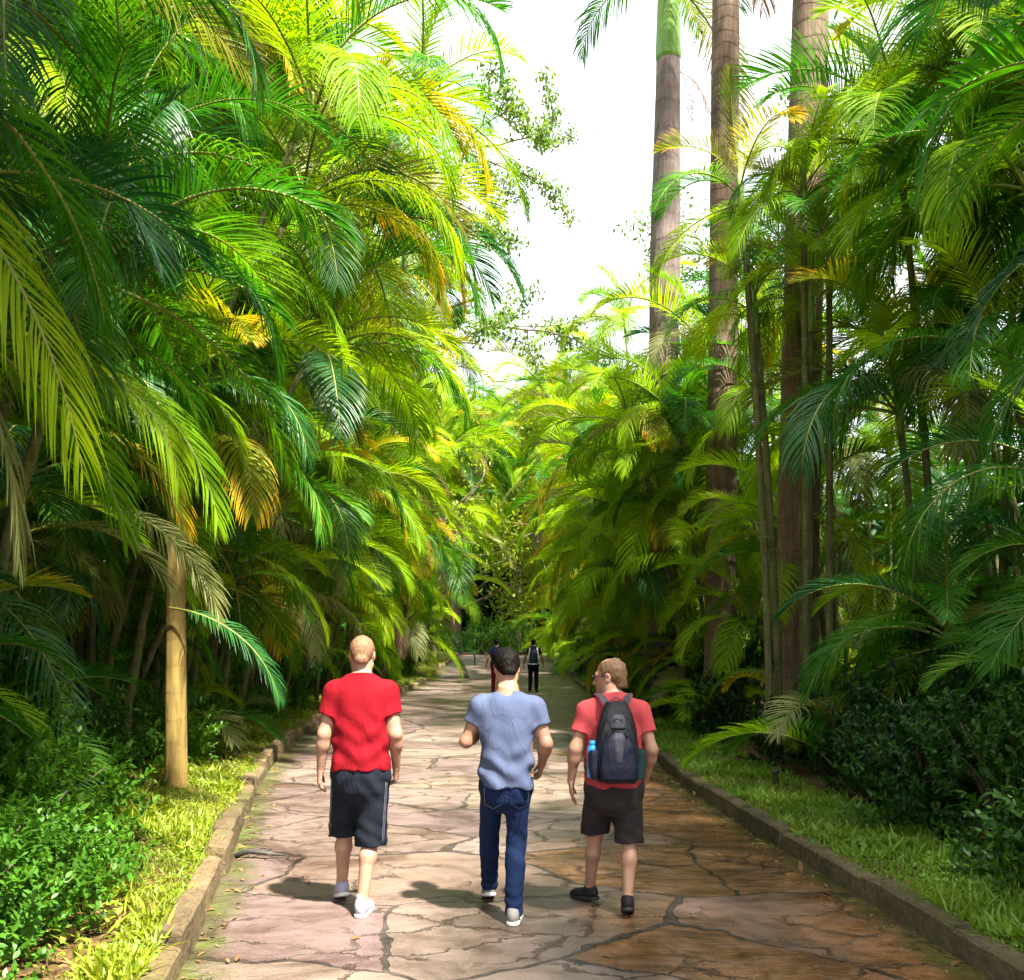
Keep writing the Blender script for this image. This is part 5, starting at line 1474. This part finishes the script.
for sg, mt in ((-1, 'pack_navy'), (1, 'mesh_teal')):
    f = Field((sg * .175 - .07, -.12, -.02), (sg * .175 + .07, .12, .30), .006)
    f.loft([(.02, .035, .070, sg * .148, 0), (.10, .044, .078, sg * .155, 0), (.19, .042, .076, sg * .157, 0), (.215, .034, .070, sg * .153, 0)], .01, 2.4)
    obj('side_pocket', f.mesh('side_pocket', [M[mt]]), bp)
zp = MB(); zp.tube([(-.108, -.098, .10), (-.112, -.105, .20), (-.09, -.112, .285), (-.045, -.115, .335), (0, -.116, .348), (.045, -.115, .335), (.09, -.112, .285), (.112, -.105, .20), (.108, -.098, .10)], .0045, 6); obj('zip', zp.mesh('zip', [M['frame_black']]), bp)
zp = MB(); zp.tube([(-.10, -.062, .36), (-.085, -.058, .42), (0, -.045, .475), (.085, -.058, .42), (.10, -.062, .36)], .004, 6); obj('zip', zp.mesh('zip', [M['frame_black']]), bp)
zp = MB(); zp.tube([(.045, -.118, .337), (.05, -.124, .325), (.052, -.124, .30)], .004, 6); obj('zip', zp.mesh('zip', [M['frame_black']]), bp)
lp = MB(); lp.tube([(-.035, .03, .515), (-.03, .03, .545), (0, .03, .56), (.03, .03, .545), (.035, .03, .515)], .007, 8)
obj('haul_loop', lp.mesh('haul_loop', [M['strap_pink']]), bp)
# emblem patch on the lower pocket: a small pale oval badge
eb = MB(); th = np.linspace(0, 2 * PI, 25)
eb.tube([(.028 * math.cos(a), -.094, .415 + .012 * math.sin(a)) for a in th], .003, 5, cap=False)
obj('badge', eb.mesh('badge', [M['frame_black']]), bp)
for sg in (-1, 1):
    pts = [(sg * .055, .045, .495), (sg * .080, .085, .535), (sg * .098, .150, .562), (sg * .108, .215, .567), (sg * .118, .275, .545), (sg * .125, .320, .47), (sg * .135, .352, .36), (sg * .150, .350, .25), (sg * .172, .30, .14), (sg * .205, .20, .09), (sg * .185, .06, .06)]
    # smooth the polyline
    pp = np.array(pts); tt = np.linspace(0, len(pp) - 1, 40)
    pp = np.stack([np.interp(tt, np.arange(len(pp)), pp[:, i]) for i in range(3)], 1)
    pp[1:-1] = (pp[:-2] + 2 * pp[1:-1] + pp[2:]) / 4; pp[1:-1] = (pp[:-2] + 2 * pp[1:-1] + pp[2:]) / 4
    up = np.stack([np.interp(tt, np.arange(len(pts)), [0, 0, 0, 0, 0, 0, 0, sg * .3, sg * .8, sg, sg]), np.interp(tt, np.arange(len(pts)), [-.8, -.6, -.3, .0, .4, .9, 1, 1, .5, 0, -.2]), np.interp(tt, np.arange(len(pts)), [.5, .8, 1, 1, 1, .5, .15, 0, 0, 0, 0])], 1)
    obj('shoulder_strap', strap_mesh('shoulder_strap', pp, .058, .012, [M['strap_grey'], M['strap_pink']], up), bp)
# the blue bottle in the left side pocket
mb = MB()
mb.tube([(0, 0, 0), (0, 0, .005), (0, 0, .17), (0, 0, .19), (0, 0, .20)], [.028, .033, .033, .026, .018], 16)
bt = thing('water_bottle', 'bright blue water bottle in the side pocket of the black backpack', 'bottle', (.645 - .150, 6.36 - .206, .905))
obj('bottle_body', mb.mesh('bottle_body', [M['bottle_blue']]), bt)
mb = MB(); mb.tube([(0, 0, .198), (0, 0, .203), (0, 0, .222), (0, 0, .226)], [.018, .021, .021, .015], 14)
obj('cap', mb.mesh('cap', [M['bottle_blue']]), bt)

# ---- the two distant walkers
for (x, y, lab, mats_, pk) in [(.72, 33.5, 'distant walker in navy shirt and dark trousers carrying a small navy backpack', ('navy_tee', 'dark_jeans'), True),
                               (-.52, 33.0, 'distant walker in navy shirt and dark red trousers, behind the dark haired man', ('navy_tee', 'wine_cloth'), False)]:
    al = ankle_for(-.11, .30, .1, .2, 1.0); a_r = ankle_for(.09, -.12, -.1, .25, 1.0)
    PP = dict(P1); PP.update(J=dict(P1['J'], elb_l=(-.27, -.05, 1.17), wri_l=(-.32, .02, .95), elb_r=(.27, -.05, 1.17), wri_r=(.32, .02, .95), hip_r=(.095, 0, .9), kne_l=(-.10, .19, .50), kne_r=(.095, .06, .49), ank_l=al, ank_r=a_r),
        shirt_mat=mats_[0], leg_mat=mats_[1], hair='hair_dark', hair_t=.012, hair_amp=.002, shorts=None, legw=(.092, .072, .062), yaw_l=.1, pitch_l=.2, yaw_r=-.1, pitch_r=.25, shoe='shoe_black', sole='sole_black', sock='sock_grey', nape=-.055, skin='skin_tan')
    build_person('person', lab, (x, y, float(gz(y))), PP, h=.014)
    if pk:
        b2 = thing('backpack', 'small navy backpack with a pale strap on the distant walker', 'backpack', (x, y - .20, float(gz(y)) + .96))
        f = Field((-.22, -.2, -.05), (.22, .14, .55), .012)
        f.loft([(.0, .135, .075, 0, .0), (.12, .15, .09, 0, .0), (.36, .13, .08, 0, .01), (.47, .08, .05, 0, .03)], .02, 2.6)
        obj('main_bag', f.mesh('main_bag', [M['pack_navy']]), b2)
        for sg in (-1, 1):
            obj('shoulder_strap', strap_mesh('shoulder_strap', [(sg * .13, .03, .0), (sg * .165, .05, .2), (sg * .13, .05, .45), (sg * .12, .14, .53), (sg * .12, .24, .52), (sg * .13, .33, .40), (sg * .15, .34, .2), (sg * .19, .2, .05)], .05, .012, [M['sock_white'], M['sock_white']],
                [(sg, -.5, 0), (sg * .6, -1, 0), (0, -1, .3), (0, 0, 1), (0, .3, 1), (0, 1, .3), (0, 1, 0), (sg, .3, 0)]), b2)
        obj('hip_belt', strap_mesh('hip_belt', [(-.2, .1, .01), (-.14, -.02, .0), (0, -.09, -.01), (.14, -.02, .0), (.2, .1, .01)], .04, .01, [M['sock_white'], M['sock_white']], [(-1, -.3, 0), (-.6, -1, 0), (0, -1, 0), (.6, -1, 0), (1, -.3, 0)]), b2)
